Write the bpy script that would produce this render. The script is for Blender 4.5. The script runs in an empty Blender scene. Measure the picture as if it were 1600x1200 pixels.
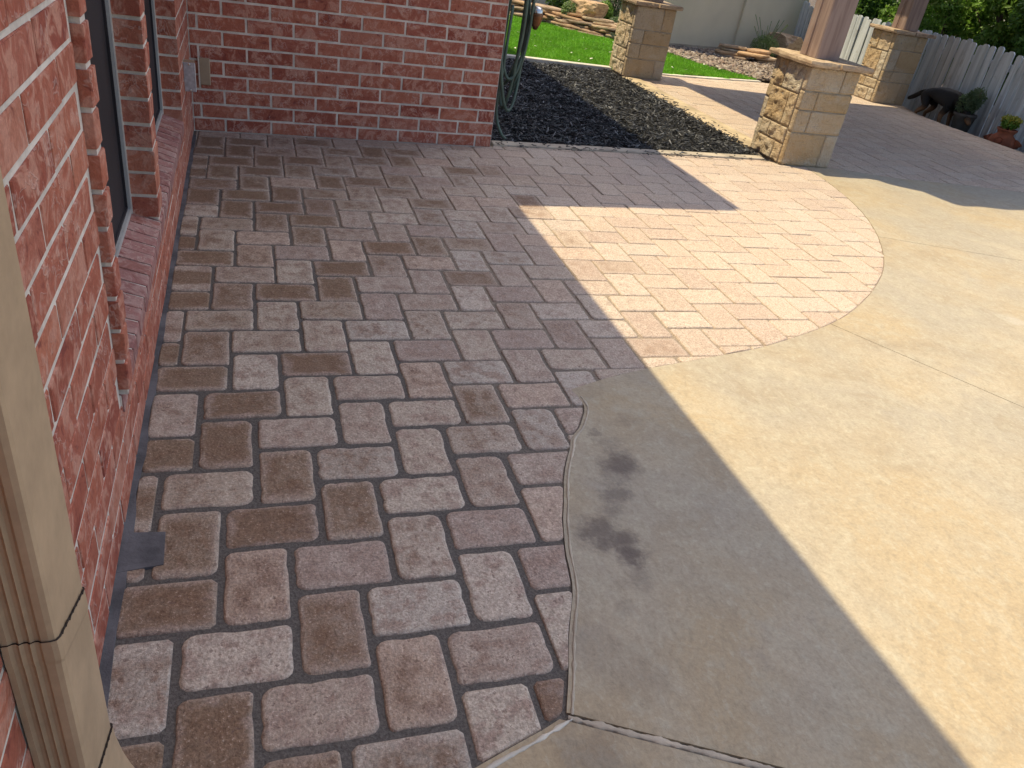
import bpy, bmesh, math, random
import numpy as np
from mathutils import Vector, Matrix, noise as mnoise

random.seed(7)
rng = np.random.default_rng(7)
SC = bpy.context.scene
COL = SC.collection

# ------------------------------------------------------------------ camera
cam_d = bpy.data.cameras.new('camera')
cam = bpy.data.objects.new('camera', cam_d)
COL.objects.link(cam)
yaw, pitch, roll = 0.370384, 0.538693, 0.171486
fw = Vector((math.sin(yaw)*math.cos(pitch), math.cos(yaw)*math.cos(pitch), -math.sin(pitch)))
r0 = Vector((math.cos(yaw), -math.sin(yaw), 0)); u0 = r0.cross(fw)
rt = math.cos(roll)*r0 + math.sin(roll)*u0
up = -math.sin(roll)*r0 + math.cos(roll)*u0
m = Matrix((rt, up, -fw)).transposed().to_4x4()
m.translation = Vector((-0.22497, -1.166785, 1.413587))
cam.matrix_world = m
cam_d.sensor_fit = 'HORIZONTAL'; cam_d.sensor_width = 36.0
cam_d.lens = 36.0*1209.51/1600.0
cam_d.clip_start = 0.05; cam_d.clip_end = 500
SC.camera = cam

# ------------------------------------------------------------------ sky and sun
SUN = Vector((-1.1, 0.6, 2.6)).normalized()
w = bpy.data.worlds.new('World'); SC.world = w; w.use_nodes = True
wn = w.node_tree; wn.nodes.clear()
sky = wn.nodes.new('ShaderNodeTexSky'); sky.sky_type = 'NISHITA'; sky.sun_disc = False
sky.sun_elevation = math.asin(SUN.z); sky.sun_rotation = math.atan2(1.1, 0.6)
sky.air_density = 1.0; sky.dust_density = 1.9; sky.ozone_density = 1.0
bg = wn.nodes.new('ShaderNodeBackground'); bg.inputs['Strength'].default_value = 0.15
wo = wn.nodes.new('ShaderNodeOutputWorld')
wn.links.new(sky.outputs[0], bg.inputs[0]); wn.links.new(bg.outputs[0], wo.inputs[0])
sl = bpy.data.lights.new('sun', 'SUN'); sl.energy = 4.1; sl.angle = math.radians(0.55)
sl.color = (1.0, 0.85, 0.56)
so = bpy.data.objects.new('sun', sl); COL.objects.link(so)
so.rotation_euler = (-SUN).to_track_quat('-Z', 'Y').to_euler(); so.location = (-6, 6, 12)
SC.view_settings.view_transform = 'Standard'; SC.view_settings.look = 'None'
SC.view_settings.exposure = 0.52; SC.view_settings.gamma = 1.0
SC.view_settings.use_curve_mapping = False
SC.cycles.max_bounces = 6; SC.cycles.diffuse_bounces = 3; SC.cycles.glossy_bounces = 2; SC.cycles.transmission_bounces = 2
SC.cycles.caustics_reflective = False; SC.cycles.caustics_refractive = False
SC.cycles.use_adaptive_sampling = True; SC.cycles.adaptive_threshold = 0.02

# ------------------------------------------------------------------ helpers
def tag(o, label=None, cat=None, group=None, kind=None):
    if label: o['label'] = label
    if cat: o['category'] = cat
    if group: o['group'] = group
    if kind: o['kind'] = kind
    return o

def link(o, parent=None):
    COL.objects.link(o)
    if parent is not None: o.parent = parent
    return o

def mesh(name, verts, faces, mat=None, smooth=False):
    me = bpy.data.meshes.new(name)
    me.from_pydata([tuple(v) for v in verts], [], [tuple(f) for f in faces])
    if mat: me.materials.append(mat)
    if smooth: me.polygons.foreach_set('use_smooth', [True]*len(me.polygons))
    me.update()
    return me

def obj(name, me, parent=None, loc=(0, 0, 0), rot=(0, 0, 0), scale=(1, 1, 1)):
    o = bpy.data.objects.new(name, me)
    o.location = loc; o.rotation_euler = rot; o.scale = scale
    return link(o, parent)

def empty(name, loc=(0, 0, 0), rot=(0, 0, 0), parent=None):
    o = bpy.data.objects.new(name, None); o.empty_display_size = 0.1
    o.location = loc; o.rotation_euler = rot
    return link(o, parent)

class MB:
    def __init__(s): s.v = []; s.f = []
    def add(s, v, f):
        n = len(s.v); s.v += [tuple(p) for p in v]; s.f += [tuple(i+n for i in q) for q in f]
    def box(s, x0, x1, y0, y1, z0, z1):
        s.add([(x0,y0,z0),(x1,y0,z0),(x1,y1,z0),(x0,y1,z0),(x0,y0,z1),(x1,y0,z1),(x1,y1,z1),(x0,y1,z1)],
              [(3,2,1,0),(4,5,6,7),(0,1,5,4),(1,2,6,5),(2,3,7,6),(3,0,4,7)])
    def prism(s, poly, z0, z1):
        n = len(poly)
        if area(poly) < 0: poly = poly[::-1]
        s.add([(x,y,z0) for x,y in poly]+[(x,y,z1) for x,y in poly],
              [tuple(range(n-1,-1,-1)), tuple(range(n,2*n))]+[(i,(i+1)%n,n+(i+1)%n,n+i) for i in range(n)])
    def tube(s, pts, r, seg=8, cap=True):
        pts = [Vector(p) for p in pts]; rs = r if isinstance(r, (list, tuple)) else [r]*len(pts)
        n0 = len(s.v); prev = None
        for i, p in enumerate(pts):
            t = (pts[min(i+1,len(pts)-1)]-pts[max(i-1,0)]).normalized()
            if prev is None:
                a = Vector((0,0,1)) if abs(t.z) < .9 else Vector((1,0,0))
                nrm = t.cross(a).normalized()
            else:
                nrm = (prev - t*prev.dot(t)).normalized()
            prev = nrm; b = t.cross(nrm)
            for k in range(seg):
                an = 2*math.pi*k/seg
                s.v.append(tuple(p+(nrm*math.cos(an)+b*math.sin(an))*rs[i]))
        for i in range(len(pts)-1):
            for k in range(seg):
                a0 = n0+i*seg+k; a1 = n0+i*seg+(k+1)%seg
                s.f.append((a0,a1,a1+seg,a0+seg))
        if cap:
            s.f.append(tuple(n0+k for k in range(seg-1,-1,-1)))
            e = n0+(len(pts)-1)*seg
            s.f.append(tuple(e+k for k in range(seg)))
    def lathe(s, prof, seg=24, c=(0,0,0)):
        n0 = len(s.v)
        for r, z in prof:
            for k in range(seg):
                an = 2*math.pi*k/seg
                s.v.append((c[0]+r*math.cos(an), c[1]+r*math.sin(an), c[2]+z))
        for i in range(len(prof)-1):
            for k in range(seg):
                a0 = n0+i*seg+k; a1 = n0+i*seg+(k+1)%seg
                s.f.append((a0,a1,a1+seg,a0+seg))
    def obj(s, name, mat, parent=None, smooth=False, **k):
        return obj(name, mesh(name, s.v, s.f, mat, smooth), parent, **k)

def area(p):
    return 0.5*sum(p[i][0]*p[(i+1)%len(p)][1]-p[(i+1)%len(p)][0]*p[i][1] for i in range(len(p)))

def half_clip(poly, p, d, off=0.0):
    """keep the side to the left of the line p + t d, moved in by off"""
    L = math.hypot(*d); nx, ny = -d[1]/L, d[0]/L
    out = []
    for i in range(len(poly)):
        a, b = poly[i], poly[(i+1)%len(poly)]
        da = (a[0]-p[0])*nx+(a[1]-p[1])*ny-off; db = (b[0]-p[0])*nx+(b[1]-p[1])*ny-off
        if da >= 0: out.append(a)
        if (da >= 0) != (db >= 0):
            t = da/(da-db); out.append((a[0]+(b[0]-a[0])*t, a[1]+(b[1]-a[1])*t))
    return out

def rect_clip(poly, x0, x1, y0, y1):
    for p, d in (((x0,y0),(1,0)),((x1,y0),(0,1)),((x1,y1),(-1,0)),((x0,y1),(0,-1))):
        poly = half_clip(poly, p, d)
        if len(poly) < 3: return []
    return poly

def clean(poly, eps=1e-3):
    out = []
    for p in poly:
        if not out or math.hypot(p[0]-out[-1][0], p[1]-out[-1][1]) > eps: out.append(p)
    if len(out) > 1 and math.hypot(out[0][0]-out[-1][0], out[0][1]-out[-1][1]) < eps: out.pop()
    return out

def catmull(pts, n=4):
    out = []
    for i in range(len(pts)-1):
        p0 = pts[max(i-1,0)]; p1 = pts[i]; p2 = pts[i+1]; p3 = pts[min(i+2,len(pts)-1)]
        for k in range(n):
            t = k/n
            out.append(tuple(0.5*((2*p1[j])+(-p0[j]+p2[j])*t+(2*p0[j]-5*p1[j]+4*p2[j]-p3[j])*t*t+(-p0[j]+3*p1[j]-3*p2[j]+p3[j])*t**3) for j in range(len(p1))))
    out.append(tuple(pts[-1]))
    return out

def inside(pt, poly):
    x, y = pt; c = False
    for i in range(len(poly)):
        (x1,y1),(x2,y2) = poly[i], poly[i-1]
        if (y1 > y) != (y2 > y) and x < (x2-x1)*(y-y1)/(y2-y1)+x1: c = not c
    return c

# ------------------------------------------------------------------ materials
class NT:
    def __init__(s, name):
        s.m = bpy.data.materials.new(name); s.m.use_nodes = True
        s.t = s.m.node_tree; s.t.nodes.clear()
        s.out = s.t.nodes.new('ShaderNodeOutputMaterial')
        s.b = s.t.nodes.new('ShaderNodeBsdfPrincipled')
        s.t.links.new(s.b.outputs[0], s.out.inputs[0])
        s.tc = s.t.nodes.new('ShaderNodeTexCoord'); s.geo = s.t.nodes.new('ShaderNodeNewGeometry')
        s.oi = s.t.nodes.new('ShaderNodeObjectInfo')
    def n(s, ty, **k):
        o = s.t.nodes.new(ty)
        for a, b in k.items(): setattr(o, a, b)
        return o
    def l(s, a, b): s.t.links.new(a, b)
    def val(s, sock, v):
        if hasattr(v, 'is_linked') or hasattr(v, 'links'): s.l(v, sock)
        else: sock.default_value = v
    def math(s, op, a, b=0.5, c=None, clamp=False):
        o = s.n('ShaderNodeMath', operation=op, use_clamp=clamp)
        s.val(o.inputs[0], a); s.val(o.inputs[1], b)
        if c is not None: s.val(o.inputs[2], c)
        return o.outputs[0]
    def mix(s, f, a, b, blend='MIX'):
        o = s.n('ShaderNodeMix', data_type='RGBA', blend_type=blend)
        s.val(o.inputs[0], f)
        for sk, v in ((o.inputs[6], a), (o.inputs[7], b)):
            if isinstance(v, tuple): sk.default_value = (*v[:3], 1)
            else: s.l(v, sk)
        return o.outputs[2]
    def noise(s, scale, detail=4, rough=0.55, vec=None, dist=0.0):
        o = s.n('ShaderNodeTexNoise'); o.inputs['Scale'].default_value = scale
        o.inputs['Detail'].default_value = min(detail, 3); o.inputs['Roughness'].default_value = rough
        o.inputs['Distortion'].default_value = dist
        s.l(vec if vec is not None else s.geo.outputs['Position'], o.inputs['Vector'])
        return o.outputs['Fac']
    def ramp(s, f, stops, interp='LINEAR'):
        o = s.n('ShaderNodeValToRGB'); o.color_ramp.interpolation = interp
        e = o.color_ramp.elements
        while len(e) < len(stops): e.new(0.5)
        for el, (p, c) in zip(e, stops):
            el.position = p
            el.color = (*c, 1) if isinstance(c, tuple) else (c, c, c, 1)
        s.l(f, o.inputs[0]); return o.outputs[0]
    def step(s, f, a, b):
        o = s.n('ShaderNodeMapRange'); o.clamp = True; o.interpolation_type = 'SMOOTHSTEP'
        s.val(o.inputs[0], f); o.inputs[1].default_value = a; o.inputs[2].default_value = b
        return o.outputs[0]
    def vmul(s, v, k):
        o = s.n('ShaderNodeVectorMath', operation='MULTIPLY'); s.l(v, o.inputs[0]); o.inputs[1].default_value = k
        return o.outputs[0]
    def vadd(s, a, b):
        o = s.n('ShaderNodeVectorMath', operation='ADD'); s.l(a, o.inputs[0]); s.l(b, o.inputs[1]); return o.outputs[0]
    def vscale_scalar(s, f, k):
        o = s.n('ShaderNodeCombineXYZ'); x = s.math('MULTIPLY', f, k)
        for i in range(3): s.l(x, o.inputs[i])
        return o.outputs[0]
    def bump(s, h, strength=0.4, dist=0.01):
        o = s.n('ShaderNodeBump'); o.inputs['Strength'].default_value = strength; o.inputs['Distance'].default_value = dist
        s.l(h, o.inputs['Height']); s.l(o.outputs[0], s.b.inputs['Normal'])
    def rnd(s):
        return s.math('FRACT', s.math('ADD', s.math('MULTIPLY', s.oi.outputs['Random'], 7.31), s.geo.outputs['Random Per Island']))
    def done(s, col, rough=0.8, spec=0.3, metal=0.0):
        if isinstance(col, tuple): s.b.inputs['Base Color'].default_value = (*col, 1)
        else: s.l(col, s.b.inputs['Base Color'])
        s.val(s.b.inputs['Roughness'], rough); s.b.inputs['Specular IOR Level'].default_value = spec
        s.b.inputs['Metallic'].default_value = metal
        return s.m
    def objvec(s, k=13.0):
        return s.vadd(s.tc.outputs['Object'], s.vscale_scalar(s.rnd(), k))

def mat_paver():
    t = NT('tumbled_paver'); ov = t.objvec(9.0); r = t.rnd()
    c = t.ramp(r, [(0.0,(.39,.315,.26)),(.15,(.45,.38,.31)),(.3,(.35,.275,.232)),(.42,(.46,.39,.325)),(.55,(.42,.345,.278)),(.68,(.44,.34,.27)),(.8,(.38,.305,.248)),(.92,(.43,.375,.32))], 'CONSTANT')
    blot = t.noise(19, 3, .65, ov); fine = t.noise(150,2,.75,ov); mid = t.noise(52,3,.7,ov)
        # brown tannin stains from leaf litter, thickest in the corner between the two walls
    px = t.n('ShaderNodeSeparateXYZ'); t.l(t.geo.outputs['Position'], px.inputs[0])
    clean = t.step(px.outputs[0], .3, 2.2)  # less dirt away from the house; also masks the painted sunlit tint
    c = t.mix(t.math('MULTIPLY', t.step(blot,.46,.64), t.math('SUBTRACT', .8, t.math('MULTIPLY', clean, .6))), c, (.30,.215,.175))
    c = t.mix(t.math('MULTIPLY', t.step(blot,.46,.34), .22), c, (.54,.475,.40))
    c = t.mix(t.math('MULTIPLY', clean, .45), c, (.59,.455,.345))  # sunlit peach tone painted into the pavers farther from the house
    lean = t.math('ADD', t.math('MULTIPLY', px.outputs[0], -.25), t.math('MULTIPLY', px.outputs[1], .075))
    pick = t.math('FRACT', t.math('MULTIPLY', r, 5.77))
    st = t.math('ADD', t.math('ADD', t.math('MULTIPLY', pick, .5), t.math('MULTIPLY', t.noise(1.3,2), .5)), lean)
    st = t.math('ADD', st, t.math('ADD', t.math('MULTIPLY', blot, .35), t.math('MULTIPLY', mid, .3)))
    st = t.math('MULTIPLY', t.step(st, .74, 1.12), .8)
    # faces keep the dirt, rounded rims wear paler
    ob = t.n('ShaderNodeSeparateXYZ'); t.l(t.tc.outputs['Object'], ob.inputs[0])
    ex = t.math('DIVIDE', t.math('ABSOLUTE', ob.outputs[0]), .108); ey = t.math('DIVIDE', t.math('ABSOLUTE', ob.outputs[1]), .069)
    edge = t.math('ADD', t.math('MAXIMUM', ex, ey), t.math('MULTIPLY', t.math('SUBTRACT', blot, .5), 1.2))
    edge = t.step(edge, .68, 1.12)
    st = t.math('MULTIPLY', st, t.math('SUBTRACT', 1.0, t.math('MULTIPLY', edge, .7)))
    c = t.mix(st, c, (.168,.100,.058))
    c = t.mix(t.math('MULTIPLY', edge, .16), c, (.50,.44,.38))
    c = t.mix(.75, c, t.ramp(fine, [(.3,.30),(.5,.5),(.7,.72)]), 'OVERLAY')
    c = t.mix(.55, c, t.ramp(mid, [(.33,.36),(.67,.64)]), 'OVERLAY')
    c = t.mix(t.math('MULTIPLY', t.step(fine,.64,.72), .4), c, (.64,.58,.52))
    c = t.mix(t.math('MULTIPLY', t.step(mid,.60,.68), .65), c, (.14,.095,.08))
    t.bump(t.math('SUBTRACT', t.math('MULTIPLY', fine, .6), mid), .9, .005)
    return t.done(c, .9, .18)

def mat_sand():
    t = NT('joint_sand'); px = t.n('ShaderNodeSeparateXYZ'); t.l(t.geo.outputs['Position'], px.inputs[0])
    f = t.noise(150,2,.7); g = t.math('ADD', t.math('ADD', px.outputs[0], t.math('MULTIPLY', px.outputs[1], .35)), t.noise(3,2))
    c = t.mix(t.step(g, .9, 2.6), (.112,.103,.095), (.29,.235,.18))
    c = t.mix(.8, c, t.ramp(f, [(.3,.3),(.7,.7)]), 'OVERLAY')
    t.bump(f, .8, .004)
    return t.done(c, .95, .15)

def mat_brick(name='red_brick', cols=None, pale=(.51,.255,.185)):
    t = NT(name); ov = t.objvec(11.0); r = t.rnd()
    cols = cols or [(.335,.101,.066),(.41,.138,.085),(.28,.077,.052),(.44,.162,.10),(.35,.108,.073),(.43,.18,.12)]
    c = t.ramp(r, [(i/(len(cols)-1), k) for i, k in enumerate(cols)])
    n1 = t.noise(17, 3, .65, ov, .7)
    c = t.mix(t.math('MULTIPLY', t.step(n1,.46,.62), .85), c, pale)
    c = t.mix(t.math('MULTIPLY', t.step(n1,.42,.28), .75), c, (.19,.05,.04))
    n2 = t.noise(13, 3, .7, ov, .5)
    vein = t.math('MULTIPLY', t.step(t.math('ABSOLUTE', t.math('SUBTRACT', n2, .5)), .035, .004), t.step(t.noise(7,1,.5,ov),.47,.58))
    c = t.mix(t.math('MULTIPLY', vein, .3), c, (.66,.5,.43))
    fine = t.noise(110,2,.7,ov)
    c = t.mix(.6, c, t.ramp(fine, [(.25,.38),(.75,.64)]), 'OVERLAY')
    t.bump(t.math('ADD', t.math('MULTIPLY', fine,.5), t.math('ADD', n1, t.math('MULTIPLY', vein,.3))), .7, .005)
    return t.done(c, .88, .2)

def simple(name, col, rough=.8, var=.15, scale=8, fine=90, bump=.4, spec=.3, metal=0., dark=None, dist=.004):
    t = NT(name); n = t.noise(scale,5,.6); f = t.noise(fine,3,.65)
    d = dark or tuple(x*(1-var*2) for x in col); hi = tuple(min(1,x*(1+var)) for x in col)
    c = t.mix(t.step(n,.32,.68), d, hi)
    c = t.mix(.35, c, t.ramp(f, [(.25,.42),(.75,.58)]), 'OVERLAY')
    if bump: t.bump(t.math('ADD', f, n), bump, dist)
    return t.done(c, rough, spec, metal)

def mat_concrete(name='stained_concrete', base=(.385,.318,.235), stains=True):
    t = NT(name); P = t.geo.outputs['Position']
    big = t.noise(.9,3,.6); mid = t.noise(9,3,.7); fine = t.noise(90,3,.75); f2 = t.noise(34,3,.7, t.vmul(P,(1,.7,1)), .2)
    c = t.mix(t.step(big,.38,.64), (.345,.302,.234), (.385,.306,.198))
    cl = t.noise(2.6,3,.7,None,.6)
    c = t.mix(t.math('MULTIPLY', t.step(cl,.5,.68), .6), c, (.42,.36,.265))
    c = t.mix(t.math('MULTIPLY', t.step(cl,.46,.32), .5), c, (.30,.24,.165))
    c = t.mix(t.math('MULTIPLY', t.step(mid,.46,.66), .5), c, (.395,.352,.265))
    c = t.mix(t.math('MULTIPLY', t.step(f2,.54,.66), .36), c, (.45,.41,.315))
    c = t.mix(t.math('MULTIPLY', t.step(f2,.47,.36), .34), c, (.262,.222,.158))
    c = t.mix(t.math('MULTIPLY', t.step(t.noise(3.1,4,.65),.6,.75), .3), c, (.31,.285,.25))
    if stains:
        wob = t.n('ShaderNodeTexNoise'); wob.inputs['Scale'].default_value = 11; wob.inputs['Detail'].default_value = 5; wob.inputs['Roughness'].default_value = .7; t.l(P, wob.inputs['Vector'])
        sub = t.n('ShaderNodeVectorMath', operation='MULTIPLY_ADD'); t.l(wob.outputs['Color'], sub.inputs[0]); sub.inputs[1].default_value=(.2,.2,0); sub.inputs[2].default_value=(-.1,-.1,0)
        pw = t.vadd(P, sub.outputs[0])
        tot = None
        for (x,y,rad,amt) in [(.845,.56,.085,.75),(.77,.42,.06,.55),(.655,.275,.065,.7),(.70,.23,.07,.75),(.72,.17,.06,.8),(.70,.09,.06,.35),(.80,.49,.05,.35),(.735,.34,.055,.4),(.86,.66,.05,.3),(.62,-.02,.05,.25),(.98,.80,.05,.2),(.83,.74,.025,.4),(.455,-.46,.075,.75),(.40,-.37,.09,.35),(.52,-.1,.1,.22),(.58,-.2,.09,.22)]:
            dn = t.n('ShaderNodeVectorMath', operation='DISTANCE'); t.l(pw, dn.inputs[0]); dn.inputs[1].default_value = (x,y,0)
            v = t.math('MULTIPLY', t.step(dn.outputs['Value'], rad*1.25, rad*.2), amt)
            tot = v if tot is None else t.math('MAXIMUM', tot, v)
        c = t.mix(tot, c, (.10,.078,.07))
        # pale scuff
        dn = t.n('ShaderNodeVectorMath', operation='DISTANCE'); t.l(pw, dn.inputs[0]); dn.inputs[1].default_value = (3.55,1.52,0)
        c = t.mix(t.math('MULTIPLY', t.step(dn.outputs['Value'], .09, .02), .2), c, (.6,.58,.54))
    c = t.mix(.7, c, t.ramp(fine, [(.25,.40),(.75,.62)]), 'OVERLAY')
    t.bump(t.math('ADD', t.math('MULTIPLY', fine,.3), t.math('ADD', mid, t.math('MULTIPLY', f2,.7))), .55, .006)
    return t.done(c, .75, .25)

def mat_stone():
    t = NT('limestone'); ov = t.objvec(5.0); r = t.rnd()
    c = t.ramp(r, [(0,(.57,.415,.245)),(.25,(.61,.505,.375)),(.5,(.54,.40,.24)),(.75,(.62,.545,.435)),(1,(.57,.445,.295))])
    c = t.mix(t.math('MULTIPLY', t.step(t.noise(7,5,.6,ov,.5),.45,.7),.45), c, (.46,.31,.16))
    c = t.mix(t.math('MULTIPLY', t.step(t.noise(5,4,.6,t.vmul(ov,(1,1,1.7))),.52,.68),.6), c, (.59,.52,.41))
    c = t.mix(t.math('MULTIPLY', t.step(t.noise(22,4,.7,ov),.6,.75),.5), c, (.24,.17,.11))
    f = t.noise(70,4,.7,ov)
    c = t.mix(.4, c, t.ramp(f, [(.25,.4),(.75,.6)]), 'OVERLAY')
    t.bump(t.math('ADD', f, t.noise(34,3,.75,ov)), 1.0, .022)
    return t.done(c, .88, .2)

def mat_flag():
    t = NT('flagstone'); ov = t.objvec(6.0); r = t.rnd()
    c = t.ramp(r, [(0,(.44,.26,.14)),(.3,(.52,.40,.27)),(.6,(.36,.27,.20)),(.8,(.50,.33,.19)),(1,(.55,.48,.38))])
    c = t.mix(t.math('MULTIPLY', t.step(t.noise(9,5,.6,t.vmul(ov,(1,1,4)),.5),.45,.65),.6), c, (.20,.12,.08))
    f = t.noise(50,4,.7,ov); c = t.mix(.4, c, t.ramp(f, [(.25,.4),(.75,.6)]), 'OVERLAY')
    t.bump(t.math('ADD', f, t.noise(14,4,.6,ov)), .6, .008)
    return t.done(c, .85, .2)

def mat_leaf(name, cols, trans=.35, rough=.5):
    t = NT(name); r = t.geo.outputs['Random Per Island']
    c = t.ramp(r, [(i/(len(cols)-1), k) for i, k in enumerate(cols)])
    c = t.mix(t.math('MULTIPLY', t.step(t.noise(2.2,3),.35,.65),.45), c, tuple(x*.5 for x in cols[0]))
    t.done(c, rough, .35)
    tr = t.n('ShaderNodeBsdfTranslucent'); t.l(t.mix(.5, c, (.25,.45,.05)), tr.inputs[0])
    mx = t.n('ShaderNodeMixShader'); mx.inputs[0].default_value = trans
    t.l(t.b.outputs[0], mx.inputs[1]); t.l(tr.outputs[0], mx.inputs[2]); t.l(mx.outputs[0], t.out.inputs[0])
    return t.m

def mat_island(name, cols, rough=.7, spec=.3, nscale=30):
    t = NT(name); r = t.rnd()
    c = t.ramp(r, [(i/(len(cols)-1), k) for i, k in enumerate(cols)])
    f = t.noise(nscale,3,.6); c = t.mix(.4, c, t.ramp(f, [(.25,.38),(.75,.62)]), 'OVERLAY')
    t.bump(f, .4, .003)
    return t.done(c, rough, spec)

def mat_fence():
    t = NT('weathered_picket'); ov = t.objvec(7.0); r = t.rnd()
    g = t.noise(14,5,.65, t.vmul(ov,(1,1,.06)))
    c = t.mix(t.step(g,.4,.62), (.42,.46,.49), (.64,.69,.73))
    c = t.mix(t.math('MULTIPLY', r, .4), c, (.52,.55,.56))
    c = t.mix(t.math('MULTIPLY', t.step(t.noise(6,4,.6,ov),.58,.72),.5), c, (.34,.33,.31))
    t.bump(g, .5, .004)
    return t.done(c, .85, .2)

def mat_post():
    t = NT('stained_wood_post'); ov = t.objvec(3.0)
    g = t.noise(20,5,.65, t.vmul(ov,(1,1,.08)))
    c = t.mix(t.step(g,.35,.65), (.235,.165,.14), (.33,.245,.21))
    c = t.mix(t.math('MULTIPLY', t.step(t.noise(3,4,.6,ov),.5,.7),.3), c, (.40,.31,.265))
    t.bump(g, .4, .004)
    return t.done(c, .75, .25)

def mat_metal_plate():
    t = NT('galvanised_steel'); n = t.n('ShaderNodeTexVoronoi'); n.inputs['Scale'].default_value = 60; t.l(t.geo.outputs['Position'], n.inputs['Vector'])
    c = t.mix(t.math('MULTIPLY', n.outputs['Distance'], .9), (.62,.66,.72), (.38,.41,.46))
    t.bump(t.noise(40,3), .2, .002)
    return t.done(c, .38, .5, .75)

def mat_dog():
    t = NT('dog_coat'); s = t.n('ShaderNodeSeparateXYZ'); t.l(t.tc.outputs['Object'], s.inputs[0])
    n = t.noise(16,4,.6,t.tc.outputs['Object'])
    h = t.math('ADD', s.outputs[2], t.math('MULTIPLY', t.math('SUBTRACT', n,.5), .12))
    c = t.mix(t.step(h,.25,.17), (.009,.008,.008), (.20,.11,.055))
    hair = t.noise(140,3,.7,t.vmul(t.tc.outputs['Object'],(1,.25,1)))
    c = t.mix(.5, c, t.ramp(hair, [(.3,.35),(.7,.6)]), 'OVERLAY')
    t.bump(hair, .5, .006)
    return t.done(c, .6, .3)

M = dict(
    paver=mat_paver(), brick=mat_brick(), sillbrick=mat_brick('sill_brick', [(.30,.14,.125),(.36,.18,.16),(.26,.12,.11),(.34,.15,.12)], (.40,.25,.22)),
    mortar=simple('mortar', (.68,.62,.54), .92, .1, 12, 110, .6, dist=.003),
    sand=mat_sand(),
    concrete=mat_concrete(), kerb=simple('kerb_concrete', (.44,.38,.30), .85, .12, 5, 80, .5),
    kerbwhite=simple('pale_kerb', (.62,.58,.50), .85, .1, 5, 80, .5),
    border=simple('tan_border', (.50,.40,.265), .85, .15, 4, 70, .5),
    fill=simple('grout_fill', (.115,.115,.125), .9, .2, 8, 100, .5),
    stone=mat_stone(), flag=mat_flag(), core=simple('column_mortar', (.46,.40,.32), .9, .12, 10, 90, .5),
    screen=simple('insect_screen', (.030,.027,.031), .62, .15, 2, 400, .15, spec=.25),
    frame=simple('aluminium_frame', (.42,.42,.40), .55, .06, 5, 60, .1, spec=.4),
    spout=simple('beige_painted_metal', (.45,.322,.20), .5, .06, 9, 60, .1, spec=.4),
    crimp=simple('crimp_gap', (.035,.025,.02), .8, .1, 5, 60, 0),
    steel=mat_metal_plate(), plate=simple('tan_plate', (.36,.27,.18), .6, .06, 8, 80, .1),
    soffit=simple('soffit_paint', (.55,.48,.38), .7, .05, 4, 60, .1),
    shingle=simple('roof_shingle', (.12,.10,.09), .9, .2, 10, 60, .6),
    soil=simple('soil', (.13,.10,.075), .95, .25, 5, 60, .8),
    mulchbase=simple('mulch_base', (.006,.006,.007), .9, .3, 9, 60, .8),
    chip=mat_island('mulch_chip', [(.009,.009,.010),(.016,.016,.017),(.012,.012,.013),(.05,.051,.053),(.014,.014,.015),(.10,.103,.107),(.022,.022,.023),(.26,.265,.27)], .55, .3),  # mixed black tones; the palest chips stand in for glints of sun
    darksoil=simple('dark_bed_soil', (.05,.04,.033), .95, .3, 6, 60, .8),
    turfbase=simple('turf_backing', (.10,.27,.015), .9, .15, 6, 60, .4),
    blade=mat_leaf('turf_blade', [(.13,.36,.015),(.19,.47,.025),(.16,.42,.02),(.25,.52,.05)], .3, .6),
    gravel=mat_island('river_gravel', [(.20,.15,.12),(.30,.25,.21),(.14,.10,.085),(.40,.35,.30),(.24,.16,.12)], .8),
    stucco=simple('stucco', (.66,.60,.47), .92, .04, 1.2, 120, .5, dist=.003),
    picket=mat_fence(), post=mat_post(),
    hose=simple('rubber_hose', (.075,.12,.095), .45, .1, 10, 60, .05, spec=.45),
    brass=simple('bronze_fitting', (.20,.10,.05), .4, .15, 20, 80, .1, metal=.7),
    chrome=simple('chrome_cap', (.62,.62,.60), .25, .05, 20, 80, 0, metal=.9),
    terracotta=simple('terracotta', (.33,.11,.06), .8, .15, 9, 90, .3),
    pot=simple('grey_planter', (.10,.095,.085), .75, .15, 9, 90, .3),
    bark=simple('bark', (.13,.10,.075), .9, .25, 14, 60, .9, dist=.01),
    treeleaf=mat_leaf('tree_leaf', [(.10,.20,.03),(.17,.32,.05),(.24,.42,.08),(.13,.25,.035),(.34,.48,.14)], .35),
    darkleaf=mat_leaf('dark_leaf', [(.04,.10,.018),(.08,.18,.03),(.06,.14,.025),(.13,.25,.05)], .3),
    paleleaf=mat_leaf('pale_leaf', [(.18,.26,.10),(.26,.34,.15),(.14,.22,.09),(.32,.38,.2)], .3),
    greyleaf=mat_leaf('grey_leaf', [(.10,.16,.09),(.16,.23,.13),(.08,.12,.07),(.22,.28,.18)], .3),
    yellow=mat_leaf('yellow_petal', [(.55,.42,.06),(.65,.55,.10),(.35,.42,.06),(.6,.5,.16)], .3),
    petal=simple('fallen_petal', (.7,.7,.55), .8, .05, 5, 60, 0),
    dog=mat_dog(),
)

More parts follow.
